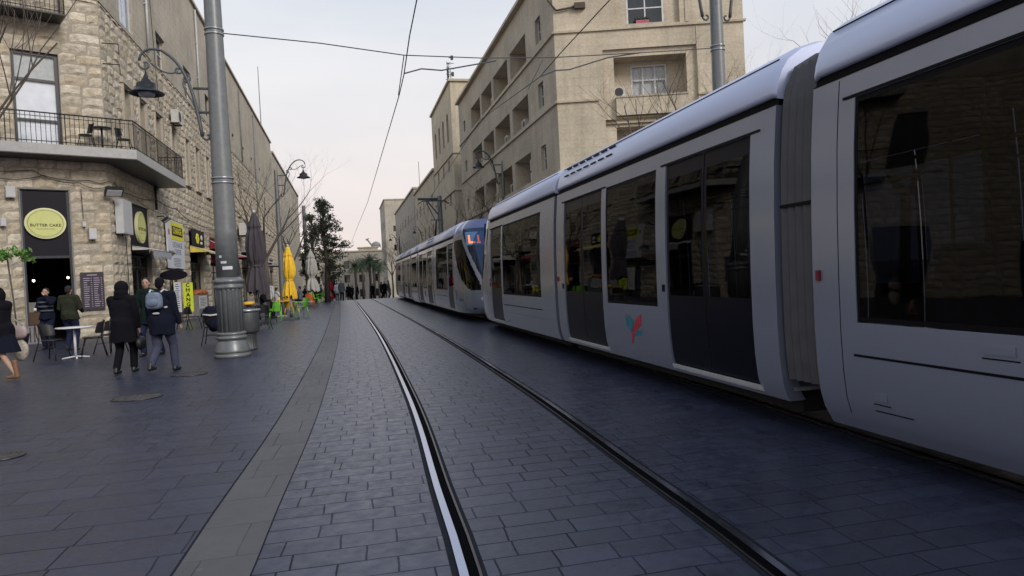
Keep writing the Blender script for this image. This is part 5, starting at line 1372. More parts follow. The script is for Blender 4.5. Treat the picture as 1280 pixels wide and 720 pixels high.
def bare_tree(x, y, h, seed, label, trunk=.16, depth=5, zt=0, group='bare street trees', lean=(0, 0), m='bark', spread=.5, th=.38):
    R = random.Random(seed); t = thing('bare_tree', label, 'tree', (x, y, zt), group)
    mb = MB(); top = Vector((x+lean[0]*.3, y+lean[1]*.3, zt+h*th))
    mb.tube([Vector((x, y, zt-.1)), Vector((x, y, zt+.3)), (Vector((x, y, zt))+top)/2+Vector((R.uniform(-.08, .08), 0, 0)), top], [trunk*1.35, trunk, trunk*.88, trunk*.75], 10)
    mb.build('trunk', MATS[m], t)
    mb = MB()
    for k in range(4):
        a = k*pi/2+R.uniform(-.4, .4); branchy(mb, top-Vector((0, 0, .1)), Vector((cos(a)*.55+lean[0]*.2, sin(a)*.55+lean[1]*.2, 1)), h*.27, trunk*.55, depth-1, R, .15, 4, spread)
    mb.build('crown', MATS[m], t); return t
c = G(346, 393); bare_tree(c.x, 34.5, 7.4, 11, 'bare street tree between the dark and yellow closed parasols', .13, 6, spread=.42)
bare_tree(-3.2, 44, 7, 14, 'smaller bare tree behind the yellow parasol', .11, 5)
q = atY(820, 190, 20.5); bare_tree(q.x+.3, 20.5, 8.8, 23, 'bare tree in front of the beige front wall, rising behind the near tram', .12, 6, m='bark', spread=.52)
q = atY(1062, 60, 9.5); bare_tree(q.x+.9, 9.5, 6.4, 31, 'bare twigs poking over the near tram roof at the top right', .09, 5, m='bark_pale')
for k, (x, y, h, lab) in enumerate(((8.4, 40, 7.6, 'bare tree behind the far tram nearest the loggias'), (8.6, 52, 8, 'bare tree above the windscreen of the far tram'), (8.3, 64, 8, 'bare tree beside the pantograph pole'), (7.2, 88, 9, 'bare tree before the gable of the high building'), (6.2, 104, 9, 'farthest bare tree on the right pavement'))):
    bare_tree(x, y, h, 50+k, lab, .13, 5, gz(y), spread=.5)
# tree at the left frame edge reaching over the balcony
q = G(-60, 455); bare_tree(q.x, q.y, 12.6, 75, 'bare tree at the left edge, twigs crossing the balcony window', .06, 8, spread=.42, lean=(1.9, .2), th=.40)

def leaves(mb, c, r, n, R, size, flat=.8):
    for _ in range(n):
        d = Vector((R.gauss(0, 1), R.gauss(0, 1), R.gauss(0, 1))); d.normalize(); p = c+d*(r*R.random()**.45); p.z = c.z+(p.z-c.z)*flat
        a = Vector((R.gauss(0, 1), R.gauss(0, 1), R.gauss(0, 1))).normalized(); b = a.cross(Vector((R.gauss(0, 1), R.gauss(0, 1), R.gauss(0, 1)))).normalized()
        s = size*R.uniform(.6, 1.3); mb.add([p-a*s, p+b*s*.45, p+a*s, p-b*s*.45], [(0, 1, 2, 3)])
def evergreen(x, y, h, w, seed, label, nclump=46, lo=.22):
    R = random.Random(seed); t = thing('evergreen_tree', label, 'tree', (x, y, gz(y)), 'dark evergreen trees on the left pavement')
    z0 = gz(y); mb = MB(); mb.tube([(x, y, z0), (x+.1, y, z0+h*.4), (x-.1, y, z0+h*.75), (x+.05, y, z0+h*.95)], [.22, .16, .09, .03], 8)
    cr = MB()
    for k in range(nclump):
        f = R.random()**.8; z = z0+h*(lo+(1-lo)*f); ww = w*(.55+.45*sin(pi*min(1, f*1.25+.1)))*(1 if f < .8 else .55)
        a = R.uniform(0, 2*pi); rr = ww*R.uniform(.25, 1); c = Vector((x+rr*cos(a), y+rr*sin(a), z))
        mb.tube([(x, y, z-.5), tuple(c)], [.04, .015], 4)
        leaves(cr, c, R.uniform(.3, .62), R.randint(38, 85), R, .10, .65)
    mb.build('trunk', MATS['bark'], t); cr.build('crown', MATS['leaf_dark'], t)
evergreen(-1.55, 56, 7.7, 1.65, 3, 'tall dark evergreen tree standing behind the white closed parasols', 60)
evergreen(-2.7, 62, 7.2, 1.3, 5, 'dark evergreen tree half hidden behind the plain grey pole', 44)
evergreen(-1.9, 74, 6.8, 1.2, 8, 'farther dark evergreen tree with a thin trunk, beside the red umbrella', 34, .3)
def palm(px, Y, h, seed, label):
    R = random.Random(seed); x = atY(px, 360, Y).x; z0 = gz(Y); zt = atY(px, h, Y).z
    t = thing('palm_tree', label, 'tree', (x, Y, z0), 'palms before the end building')
    MB().tube([(x, Y, z0), (x+.1, Y, (z0+zt)/2), (x, Y, zt)], [.32, .26, .3], 8).build('trunk', MATS['bark'], t)
    mb = MB()
    for k in range(46):
        a = R.uniform(0, 2*pi); e = R.uniform(-.7, 1.3); L = R.uniform(1.6, 2.6); p = Vector((x, Y, zt)); d = Vector((cos(a)*cos(e), sin(a)*cos(e), sin(e))); pts = [p]
        for j in range(6): d = (d+Vector((0, 0, -.16))).normalized(); pts.append(pts[-1]+d*L/6)
        s_ = Vector((-sin(a), cos(a), 0))
        for j in range(6):
            for q in (-1, 1):
                for kk in range(2):
                    b0 = pts[j].lerp(pts[j+1], kk/2); mb.add([b0, b0+(pts[j+1]-pts[j])*.35, b0+s_*q*.62*(1-j/9)+Vector((0, 0, -.28))+(pts[j+1]-pts[j])*.8], [(0, 1, 2)])
    mb.build('crown', MATS['palm_leaf'], t)
for px, Y, hy, sd, lab in ((445, 165, 333, 1, 'leftmost palm before the end building'), (454, 172, 331, 2, 'slim palm, second from the left'), (463, 158, 326, 3, 'tallest dark palm in the middle of the row'), (468, 166, 330, 4, 'palm with its trunk close to the tallest one'), (474, 176, 334, 5, 'rightmost palm before the end building')): palm(px, Y, hy, sd, lab)
# young tree in front of the cafe, at the left edge
q = G(16, 438); t = thing('potted_tree', 'small bright green leafy tree on a thin stem at the left edge', 'plant', (q.x, q.y, 0))
zt_ = atY(14, 318, q.y).z
MB().tube([(q.x+.15, q.y, .3), (q.x+.1, q.y, 1.4), (q.x, q.y, zt_)], .022, 6).build('stem', MATS['bark'], t)
mb = MB(); R = random.Random(12)
for k in range(26): a_ = R.uniform(-.95, .5); leaves(mb, Vector((q.x+a_, q.y+R.uniform(-.35, .35), zt_+R.uniform(-.12, .2)-.35*abs(a_+.2)*R.random())), R.uniform(.08, .2), 26, R, .075, .6)
mb.build('foliage', MATS['leaf_bright'], t)
mb = MB(); mb.lathe([(.2, 0), (.28, .42), (.30, .45), (.26, .45), (.24, .4)], 20, (q.x+.15, q.y, 0)); mb.build('pot', MATS['frame_dark'], t)

# ================================================================== PARASOLS
def parasol(x, y, ztop, zbot, r, m, label, seed, waist=.45, base=True, pole='bin_top'):
    R = random.Random(seed); z0 = gz(y); t = thing('closed_parasol', label, 'parasol', (x, y, z0), 'closed parasols of the street cafes')
    MB().tube([(x, y, z0+.05), (x, y, ztop+.08)], .028, 8).build('pole', MATS[pole], t)
    H_ = ztop-zbot; pr = [(.02, ztop+.02), (.07, ztop-.02), (r*.45, ztop-.10*H_), (r*.62, ztop-.17*H_), (r*.52, ztop-.20*H_), (r*.72, ztop-.26*H_), (r*.88, ztop-.45*H_), (r*.80, ztop-.58*H_), (r*waist, ztop-.655*H_), (r*waist, ztop-.675*H_), (r*.72, ztop-.76*H_), (r*.95, ztop-.9*H_), (r, zbot)]
    P = []; ph = R.uniform(0, 6)
    fine_ = []
    for i in range(len(pr)-1):
        for k in range(3): f = k/3; fine_.append((pr[i][0]*(1-f)+pr[i+1][0]*f, pr[i][1]*(1-f)+pr[i+1][1]*f))
    fine_.append(pr[-1])
    def mod(a, i, z):
        g = min(1, (ztop-z)/(.2*H_)); e = 1+g*(.20*sin(8*a+ph+.8*sin(z*1.3))+.09*sin(17*a+z*2.1+ph)+.05*sin(5*a-z*3))
        return e
    mb = MB(); mb.lathe(fine_, 72, (x, y, 0), mod)
    for k in range(72): # ragged hem
        v = mb.v[(len(fine_)-1)*72+k]; v.z += .07*sin(8*2*pi*k/72+ph)+.04*sin(3*2*pi*k/72)
    mb.f.pop()
    mb.build('canopy', MATS[m], t)
    mb = MB(); mb.lathe([(r*waist*1.12, ztop-.65*H_), (r*waist*1.16, ztop-.665*H_), (r*waist*1.12, ztop-.68*H_)], 24, (x, y, 0)); mb.build('tie_strap', MATS[m], t)
    mb = MB(); mb.lathe([(.05, ztop), (.05, ztop+.06), (.02, ztop+.1)], 12, (x, y, 0)); mb.build('finial', MATS['box_white'], t)
    if base: mb = MB(); mb.box((x, y, z0+.06), (.6, .6, .12)); mb.lathe([(.06, .12+z0), (.05, .4+z0)], 12, (x, y, 0)); mb.build('base', MATS['bin_metal'], t)
    return t
parasol(-2.97, 25.65, 3.95, 1.25, .31, 'umbrella_dark', 'large dark brown closed parasol between the big pole and the bare tree', 1, .55)
parasol(-2.36, 31.2, 3.05, .95, .25, 'umbrella_yellow', 'bright yellow closed parasol among the green chairs', 2, .5, pole='box_white')
q = atY(388, 313, 47.9); parasol(q.x, 47.9, q.z, 1.0, .36, 'umbrella_white', 'pale closed parasol behind the orange chair, nearer of two', 3)
q = atY(407, 337, 58); parasol(q.x, 57.5, q.z+.2, .4, .28, 'umbrella_white', 'pale closed parasol beyond, smaller of two', 4)
q = atY(411, 350, 62); 
t = parasol(q.x, 61.0, q.z+.2, gz(61)+.2, .34, 'cloth_red', 'dark red closed parasol low down at the end of the cafe terrace', 5)

# ================================================================== FURNITURE
def chair_plastic(m, label, loc, rz, group):
    t = thing('plastic_chair', label, 'chair', (0, 0, 0), group)
    W, D, SH = .44, .42, .45
    mb = MB(); n = 8; P = []
    for j in range(n+1):
        v = j/n; row = []
        for i in range(n+1):
            u = i/n*2-1; row.append(Vector((u*W/2*(1-.06*v), -D/2+D*v, SH+.012*u*u-.012*(1-v))))
        P.append(row)
    mb.grid(P); mb.grid([[p-Vector((0, 0, .015)) for p in r_] for r_ in P]); mb.bbox(-W/2, W/2, -D/2-.01, -D/2+.01, SH-.04, SH+.0)
    mb.build('seat', MATS[m], t, world=False)
    mb = MB(); P = []
    for j in range(9):
        v = j/8; P.append([Vector(((i/8*2-1)*W/2*(1-.10*v*v), D/2-.01+.10*v+.04*(1-(i/8*2-1)**2), SH-.02+.40*v)) for i in range(9)])
    mb.grid(P); mb.grid([[p+Vector((0, .014, 0)) for p in r_] for r_ in P]); mb.tube([P[8][i]+Vector((0, .007, 0)) for i in range(9)], .012, 6)
    mb.build('backrest', MATS[m], t, world=False)
    for sx in (-1, 1):
        for sy in (-1, 1):
            mb = MB(); mb.tube([(sx*(W/2+.03), sy*(D/2+.03), 0), (sx*(W/2-.03), sy*(D/2-.03), SH-.01)], [.016, .026], 6); mb.build('leg', MATS[m], t, world=False)
        mb = MB(); mb.tube([(sx*(W/2-.01), D/2+.05, SH+.22), (sx*(W/2+.01), 0, SH+.22), (sx*(W/2), -D/2+.04, SH+.2), (sx*(W/2-.02), -D/2+.03, SH)], .014, 6); mb.build('armrest', MATS[m], t, world=False)
    t.location = loc; t.rotation_euler = (0, 0, rz); return t
def chair_bistro(label, loc, rz, group):
    t = thing('cafe_chair', label, 'chair', (0, 0, 0), group)
    mb = MB(); mb.lathe([(.20, .44), (.215, .45), (.215, .465), (.19, .475)], 20); mb.build('seat', MATS['chair_black'], t, world=False)
    mb = MB(); P = []
    for j in range(6):
        v = j/5; P.append([Vector((.22*sin(a), .22*cos(a)*.9+.06*v, .56+.30*v-.05*abs(a)*v)) for a in [(-1.35+2.7*i/10) for i in range(11)]])
    mb.grid(P); mb.grid([[p*1+Vector((p.x*.05, p.y*.05, 0)) for p in r_] for r_ in P]); mb.build('backrest', MATS['chair_black'], t, world=False)
    for sx in (-1, 1):
        mb = MB(); mb.tube([(sx*.27, .27, 0), (sx*.19, .17, .45), (sx*.21, .20, .58), (sx*.20, .24, .86)], .013, 6); mb.build('leg', MATS['iron'], t, world=False)
        mb = MB(); mb.tube([(sx*.27, -.27, 0), (sx*.18, -.16, .45)], .013, 6); mb.build('leg', MATS['iron'], t, world=False)
    mb = MB(); mb.tube([(-.23, .22, .24), (.23, .22, .24)], .008, 5); mb.tube([(-.23, -.22, .24), (.23, -.22, .24)], .008, 5); mb.build('stretcher', MATS['iron'], t, world=False)
    t.location = loc; t.rotation_euler = (0, 0, rz); return t
def table(label, loc, w, m_top, m_leg, rnd_=True, h=.74):
    t = thing('cafe_table', label, 'table', loc); x, y, z = loc
    mb = MB()
    if rnd_: mb.lathe([(w/2-.01, h-.03), (w/2, h-.025), (w/2, h-.005), (w/2-.01, h)], 32, loc)
    else: mb.bbox(x-w/2, x+w/2, y-w/2, y+w/2, z+h-.03, z+h)
    mb.build('tabletop', MATS[m_top], t)
    mb = MB(); mb.tube([(x, y, z+.03), (x, y, z+h-.03)], .03, 10); mb.build('column', MATS[m_leg], t)
    mb = MB()
    for k in range(4): a = k*pi/2+.4; mb.tube([(x, y, z+.05), (x+.28*cos(a), y+.28*sin(a), z+.015)], .02, 6)
    mb.build('foot', MATS[m_leg], t); return t
T1 = G(95, 448); table('small white round cafe table in front of the door', tuple(T1), .78, 'table_white', 'table_white')
gcf = 'black cafe chairs on the pavement'
cb0 = chair_bistro('black cafe chair left of the small white table', G(66, 450), radians(75), gcf)
def bis(px, py, deg, lab, z=0, g=gcf): return dup(cb0, G(px, py) if not isinstance(px, Vector) else px, radians(deg), lab, g)
bis(118, 446, -70, 'black cafe chair right of the small white table'); bis(139, 441, -120, 'black cafe chair behind the hooded figure in the black coat')
bis(229, 412, -90, 'black cafe chair by the lime sign, left one of the pair'); bis(243, 411, 100, 'black cafe chair by the lime sign, right one of the pair')
bis(268, 430, 180, 'black chair with clothes over it, hard against the left side of the big pole')
bis(285, 420, 90, 'black cafe chair mostly hidden behind the foot of the big pole')
bis(328, 412, 200, 'black cafe chair just right of the litter bin'); bis(334, 404, -30, 'black cafe chair under the dark closed parasol')
t = thing('draped_coats', 'dark coats piled on the chair beside the big pole', 'coat', G(268, 430)); q = G(268, 430)
mb = MB(); mb.ball(q+Vector((0, 0, .80)), (.26, .24, .22), 16, nz=.35); mb.ball(q+Vector((.05, -.1, .55)), (.20, .18, .2), 14, nz=.3); mb.build('coat', MATS['cloth_navy'], t)
mb = MB(); mb.tube([q+Vector((-.2, -.26, .80)), q+Vector((0, -.31, .77)), q+Vector((.2, -.26, .79))], .025, 6); mb.build('lining', MATS['box_white'], t)
T2 = G(323, 406); table('dark cafe table behind the litter bin', tuple(T2), .8, 'iron', 'iron')
tag(MB().ball(T2+Vector((-.3, 0, .83)), (.22, .14, .09), 12, nz=.3).build('yellow_bag', MATS['plastic_yellow'], None), 'crumpled yellow bag lying on the dark table behind the bin', 'bag')
T3 = G(352, 396); table('square yellow cafe table between the green chairs', (T3.x, T3.y, 0), .8, 'plastic_yellow', 'box_white', False)
gg = 'coloured plastic chairs on the terrace'
g0 = chair_plastic('plastic_green', 'bright green chair nearest the camera, back turned to it', G(345, 402), radians(180), gg)
y0_ = dup(g0, G(365, 395), radians(150), 'yellow chair beside the yellow closed parasol', gg, swap={'plastic_green': 'plastic_yellow'})
dup(y0_, G(355, 391), radians(20), 'yellow chair on the far side of the yellow table', gg)
dup(g0, G(377, 396), radians(-60), 'green chair right of the yellow parasol', gg)
o0_ = dup(g0, G(388, 383.5), radians(170), 'orange chair below the pale closed parasol', gg, swap={'plastic_green': 'plastic_orange'})
dup(g0, G(400, 379), radians(-70), 'green chair right of the orange chair', gg); dup(g0, G(393, 381), radians(40), 'green chair behind the orange chair', gg)
dup(g0, G(406, 376.5), radians(-50), 'farthest green chair at the terrace edge', gg)
# balcony furniture
bq = lambda s, o: FL.P(s, 6.265, o)
bc = dup(cb0, bq(-.72, .55), radians(-70), 'black metal chair on the balcony, left of the little table', 'balcony chairs')
dup(cb0, bq(.25, .5)+Vector((.1, .3, 0)), radians(110), 'black metal chair on the balcony corner, right of the little table', 'balcony chairs')
table('little black table on the balcony between two chairs', tuple(bq(-.25, .6)), .62, 'iron', 'iron')
# litter bin
q = G(316, 437); q = Vector((q.x-.10, q.y, 0)); t = thing('litter_bin', 'grey ribbed litter bin with a pale metal rim right of the big pole', 'bin', q)
mb = MB(); mb.lathe([(.20, 0), (.22, .03), (.20, .06), (.19, .36), (.20, .38)], 60, q, mod=lambda a, i, z: 1+.03*sin(a*20)); mb.build('foot', MATS['bin_metal'], t)
mb = MB(); mb.lathe([(.20, .38), (.26, .41), (.28, .46), (.285, .86), (.28, .88)], 96, q, mod=lambda a, i, z: 1+.012*sin(a*32)); mb.build('body', MATS['bin_metal'], t)
mb = MB(); mb.lathe([(.28, .88), (.32, .90), (.325, .93), (.31, .945), (.24, .95), (.22, .93), (.05, .93)], 40, q); mb.build('rim', MATS['bin_top'], t)
# cafe interior bits, bulbs
t = thing('serving_counter', 'wooden serving counter with a glass case inside the cafe door', 'counter', FL.P(-2.4, 0, -2))
mb = MB(); FL.box(mb, -3.3, -1.9, .01, .95, -2.4, -1.7); mb.build('counter', MATS['wood_counter'], t)
mb = MB(); FL.box(mb, -3.2, -2.0, .96, 1.3, -2.3, -1.8); mb.build('case', MATS['lead_trim'], t)
t = thing('crate', 'grey slatted crate standing at the cafe threshold', 'crate', FL.P(-2.9, 0, .3))
mb = MB()
for k in range(7): FL.box(mb, -3.0+k*.11, -2.92+k*.11, .05, .52, .42, .45)
FL.box(mb, -3.02, -2.24, .52, .56, .2, .46); FL.box(mb, -3.02, -2.24, .0, .05, .2, .46); mb.build('slats', MATS['lead_trim'], t)
for k, (px, py, lab) in enumerate(((42, 351, 'small bulb glowing inside the cafe, left one'), (85, 347, 'small bulb glowing inside the cafe, right one'))):
    a, z = FL.px(px, py, -.9); p = FL.P(a, z, -.9); t = thing('pendant_lamp', lab, 'lamp', p)
    MB().tube([p, p+Vector((0, 0, 3.15-z))], .006, 4).build('cord', MATS['iron'], t); MB().ball(p, .038, 10).build('bulb', MATS['bulb'], t)
# ================================================================== PEOPLE
def fuse(mb, vox, sm=4):
    me = bpy.data.meshes.new('tmp'); me.from_pydata([tuple(v) for v in mb.v], [], mb.f); o = bpy.data.objects.new('tmp', me); COL.objects.link(o)
    m = o.modifiers.new('r', 'REMESH'); m.mode = 'VOXEL'; m.voxel_size = vox
    s = o.modifiers.new('s', 'SMOOTH'); s.iterations = sm; s.factor = .5
    dg = bpy.context.evaluated_depsgraph_get(); dg.update(); ev = o.evaluated_get(dg); em = ev.to_mesh()
    r = MB(); r.add([v.co.copy() for v in em.vertices], [tuple(p.vertices) for p in em.polygons], 0, True)
    ev.to_mesh_clear(); bpy.data.objects.remove(o); bpy.data.meshes.remove(me); return r
def cap(mb, a, b, ra, rb, n=12, sx=1, sy=1):
    """limb segment with rounded ends; sx/sy squash in x/y"""
    a, b = Vector(a), Vector(b); k = 4; pts = []; rs = []; d = (b-a); L = d.length or .001; d = d/L
    for i in range(k): t = cos(pi/2*i/k); pts.append(a-d*ra*t*.98); rs.append(max(.002, ra*sin(pi/2*i/k)+.002))
    pts += [a, b]; rs += [ra, rb]
    for i in range(1, k+1): t = sin(pi/2*i/k); pts.append(b+d*rb*t*.98); rs.append(max(.002, rb*cos(pi/2*i/k)+.002))
    i0 = len(mb.v); mb.tube(pts, rs, n)
    if sx != 1 or sy != 1:
        for v in mb.v[i0:]:
            t = max(0, min(1, (v-a).dot(d)/L)); c = a+d*(L*t); v.x = c.x+(v.x-c.x)*sx; v.y = c.y+(v.y-c.y)*sy
def ik(a, b, l1, l2, pole):
    a, b, pole = Vector(a), Vector(b), Vector(pole); d = b-a; L = min(d.length, (l1+l2)*.999); dn = d.normalized(); b = a+dn*L
    x = (l1*l1-l2*l2+L*L)/(2*L); h = sqrt(max(0, l1*l1-x*x)); p = pole-dn*pole.dot(dn); p = p.normalized() if p.length > 1e-5 else Vector((0, 1, 0))
    return a+dn*x+p*h, b
def person(label, loc, rz, Ht=1.72, feet=((-.10, .0, 0), (.10, .0, 0)), hands=((-.26, .05, .80), (.26, .05, .80)), lean=0.0, build=1.0, top='cloth_black', bottom='cloth_jeans', shoe='shoe_black',
           coat_len=.50, skirt=None, hood=None, hair='hair_black', hair_long=False, head_yaw=0, head_tilt=0.0, vox=.014, seat=None, group=None, veil=None, flare=1.0, skin='skin', female=False):
    t = thing('person', label, 'person', (0, 0, 0), group)
    s = Ht/1.75; hipz = .92*s if seat is None else seat+.10; 
    sway = Vector((0, 0, 0))
    pel = Vector((0, 0, hipz)); up = Vector((0, sin(lean), cos(lean)))
    chest = pel+up*.36*s; shz = pel+up*.50*s; neck = pel+up*.545*s; hd = pel+up*.70*s+Vector((0, .02, 0))
    sw = .178*s*(.7+.3*build)*(.92 if female else 1)
    hips = [pel+Vector((sx*.095*s, 0, -.02)) for sx in (-1, 1)]
    sho = [shz+Vector((sx*sw, -.01, 0)) for sx in (-1, 1)]
    ank = []; kn = []
    for i, sx in enumerate((-1, 1)):
        f = feet[i]; a = Vector((f[0], f[1], f[2]+.085*s)); k, a = ik(hips[i], a, .44*s, .42*s, (0, 1, .1)); ank.append(a); kn.append(k)
    el = []; ha = []
    for i in (0, 1):
        h = Vector(hands[i]); h = Vector((h.x*s, h.y*s, h.z*s)) if seat is None else h
        e, h = ik(sho[i], h, .29*s, .26*s, ((-1, 1)[i]*.55, -.55, -.8)); el.append(e); ha.append(h)
    B = lambda mb, nm, m, par=t: mb.build(nm, MATS[m] if isinstance(m, str) else m, par, world=False)
    # ---- body: one continuous surface
    b = MB()
    cap(b, pel, chest, .125*s*build, .125*s*build, 14, 1.12, .80); cap(b, chest, shz-up*.03, .13*s*build, .09*s, 14, 1.2, .8)
    for i in (0, 1):
        cap(b, shz, sho[i], .07*s, .052*s); cap(b, sho[i], el[i], .050*s*build, .038*s); cap(b, el[i], ha[i], .038*s, .026*s)
        cap(b, hips[i], kn[i], .085*s*build, .055*s); cap(b, kn[i], ank[i], .055*s, .036*s)
        cap(b, ank[i]-Vector((0, .03, .03)), ank[i]+Vector((0, .13*s, -.05)), .036*s, .026*s)
    cap(b, neck-up*.04, hd-up*.06, .052*s, .05*s)
    cy, sy_ = cos(head_yaw), sin(head_yaw)
    def HD(x, y, z):   # head space -> person space (y forward)
        y, z = y*cos(head_tilt)+z*sin(head_tilt), z*cos(head_tilt)-y*sin(head_tilt)
        return hd+Vector((x*cy-y*sy_, x*sy_+y*cy, z))*s
    def hball(mb, c, r, n=16, nz=None):
        q = MB(); q.ball((0, 0, 0), r, n, nz=nz); mb.add([HD(v.x+c[0], v.y+c[1], v.z+c[2]) for v in q.v], q.f, 0, True)
    hball(b, (0, -.005, .035), (.075, .093, .085)); hball(b, (0, .018, -.03), (.058, .068, .075)); hball(b, (0, .045, -.078), (.03, .03, .028))
    hball(b, (0, .088, -.012), (.014, .022, .026), 10); hball(b, (0, .092, -.028), (.016, .018, .012), 10)
    for sx in (-1, 1): hball(b, (sx*.077, -.002, -.01), (.010, .02, .032), 10)
    body = fuse(b, vox*.8)
    # hands with fingers
    for i, sx in enumerate((-1, 1)):
        d = (ha[i]-el[i]).normalized(); side_ = Vector((0, 1, 0)) - d*d.y
        side_ = side_.normalized() if side_.length > .2 else Vector((1, 0, 0)); nrm = d.cross(side_)*(1 if sx > 0 else -1)
        w0 = ha[i]; palm = w0+d*.045*s
        q = MB(); cap(q, w0, w0+d*.075*s, .028*s, .030*s, 10)
        for v in q.v: v -= nrm*((v-w0).dot(nrm)*.45)
        body.add(q.v, q.f, 0, True)
        for k, (off, L) in enumerate(((-.028, .062), (-.010, .072), (.009, .068), (.026, .052))):
            p0 = w0+d*.072*s-side_*off*s; p1 = p0+d*L*.45*s-nrm*-.008*s*sx*sx; p2 = p1+(d*.8+nrm*-.5*1).normalized()*L*.32*s; p3 = p2+(d*.45-nrm*.8).normalized()*L*.3*s
            body.tube([p0, p1, p2, p3], [.0095*s, .0085*s, .008*s, .006*s], 6)
        th0 = w0+d*.02*s+side_*.022*s; body.tube([th0, th0+(d*.6+side_*.7).normalized()*.035*s, th0+(d*.95+side_*.35).normalized()*.07*s], [.012*s, .010*s, .007*s], 6)
    # eyes, brows, lips
    for sx in (-1, 1):
        for c, r, mi in (((sx*.030, .079, .010), (.012, .006, .007), 1), ((sx*.030, .083, .030), (.018, .005, .004), 2)):
            q = MB(); q.ball((0, 0, 0), r, 8); body.add([HD(v.x+c[0], v.y+c[1], v.z+c[2]) for v in q.v], q.f, mi, True)
    q = MB(); q.ball((0, 0, 0), (.022, .006, .006), 8); body.add([HD(v.x, v.y+.083, v.z-.053) for v in q.v], q.f, 3, True)
    B(body, 'body', [MATS[skin], MATS['eye'], MATS['hair_black'], MATS['lips']])
    # ---- trousers or skirt
    tr = MB(); g = .016
    if skirt is None:
        cap(tr, pel+Vector((0, 0, -.03)), pel+up*.1, .125*s*build+g, .125*s*build+g, 14, 1.12, .85)
        for i in (0, 1):
            cap(tr, hips[i], kn[i], .088*s*build+g, .062*s+g); cap(tr, kn[i], ank[i]+(kn[i]-ank[i]).normalized()*.03, .062*s+g, .052*s+g)
        B(fuse(tr, vox), 'trousers', bottom)
    else:
        P = []; n = 40
        for k in range(9):
            f = k/8; z = pel.z+.12*s-(pel.z+.12*s-skirt)*f
            kx = (kn[0]+kn[1])/2; row = []
            for j in range(n):
                a = 2*pi*j/n; rx, ry = (.15+.05*f)*s*build, (.12+.10*f+abs(kn[0].y-kn[1].y)*.4*f)*s*build
                q = 1+f*.07*sin(7*a+f*2); row.append(Vector((kx.x*f+rx*cos(a)*q, kx.y*f+ry*sin(a)*q, z)))
            P.append(row)
        tr.grid(P, close=True); tr.grid([[v*1+Vector((-v.x*.06, -v.y*.06, 0)) for v in r_] for r_ in P], close=True); B(tr, 'skirt', bottom)
    # ---- coat / jacket with sleeves
    co = MB(); g = .022; hem = pel.z+.92*s*0-(coat_len*s)+.30*s
    ct = MB()
    cap(co, pel+up*.05, chest, .135*s*build+g, .138*s*build+g, 16, 1.12, .86); cap(co, chest, shz-up*.025, .14*s*build+g, .095*s+g, 16, 1.2, .85)
    if seat is None: cap(co, Vector((0, (kn[0].y+kn[1].y)*.2, min(hem, pel.z-.02)-.02)), pel+up*.05, (.128*s*build+g)*flare, .125*s*build+g, 16, 1.30, 1.26)
    for i in (0, 1):
        cap(co, shz, sho[i], .08*s+g, .062*s+g*.7); cap(co, sho[i], el[i], .060*s*build+g*.8, .052*s+g*.6); cap(co, el[i], el[i].lerp(ha[i], .94), .052*s+g*.6, .042*s+g*.4)
    cap(co, neck-up*.05, neck+up*.015, .085*s, .075*s, 14)
    cob = fuse(co, vox)
    for v in cob.v:   # cloth folds, hem cut straight
        if seat is None and v.z < min(hem, pel.z-.02) and abs(v.x) < .235*s*build: v.z = min(hem, pel.z-.02)+.012*sin(v.x*30)
        v += Vector((noise.noise(Vector((v.x*9, v.y*9, v.z*4+loc[0]))), noise.noise(Vector((v.x*9+5, v.y*9, v.z*4))), 0))*.016
    B(cob, 'coat' if coat_len > .4 else 'jacket', top)
    # ---- shoes
    for i in (0, 1):
        sh = MB(); a = ank[i]; r_ = a.z-.085*s
        cap(sh, a+Vector((0, -.04, -.045*s)), a+Vector((0, .15*s, -.055*s)), .042*s, .034*s, 12, 1.05, 1); cap(sh, a+Vector((0, -.03, -.03)), a+Vector((0, 0, .05 if shoe != 'boot_tan' else .22)), .045*s, .045*s)
        sb = fuse(sh, vox*.8)
        for v in sb.v: v.z = max(v.z, r_+.002)
        B(sb, 'shoe' if shoe != 'boot_tan' else 'boot', shoe)
    # ---- hair, hood or veil
    if hood:
        h = MB(); hball(h, (0, -.025, .035), (.128, .145, .14), 20); hball(h, (0, -.06, -.07), (.13, .12, .11), 16); hball(h, (0, -.03, -.15), (.17, .14, .08), 16)
        hb = fuse(h, vox)
        c0 = HD(0, .15, -.01); nv = []
        for v in hb.v:  # hollow the front opening
            if (v-c0).length < .10*s: v += (v-c0).normalized()*(-.0)
        B(hb, 'hood', hood)
    elif veil:
        h = MB(); hball(h, (0, -.022, .045), (.092, .105, .10), 20); hball(h, (0, -.075, -.02), (.095, .075, .13), 16); hball(h, (0, -.01, -.14), (.13, .12, .07), 16); hball(h, (0, -.06, -.24), (.19, .14, .14), 16)
        B(fuse(h, vox), 'headscarf', veil)
    else:
        h = MB(); hball(h, (0, -.022, .048), (.083, .094, .088), 20, nz=.08); hball(h, (0, -.055, -.005), (.078, .06, .075), 16, nz=.1)
        if hair_long: hball(h, (0, -.06, -.11), (.09, .05, .13), 16, nz=.12)
        B(fuse(h, vox, 2), 'hair', hair)
    t.location = loc; t.rotation_euler = (0, 0, rz)
    t['_'] = 0; del t['_']
    return t, dict(pel=pel, sho=sho, el=el, ha=ha, shz=shz, hd=hd, s=s, chest=chest, up=up)
def BW(t, mb, nm, m, par=None): return mb.build(nm, MATS[m], par or t, world=False)
def held(t, mb, label, name, cat, m):
    """an object carried by a person: top-level, placed with the person's transform"""
    M = Matrix.Translation(t.location) @ Matrix.Rotation(t.rotation_euler.z, 4, 'Z'); mb.v = [M @ v for v in mb.v]
    root = thing(name, label, cat, M @ Vector((0, 0, .5))); return root, M

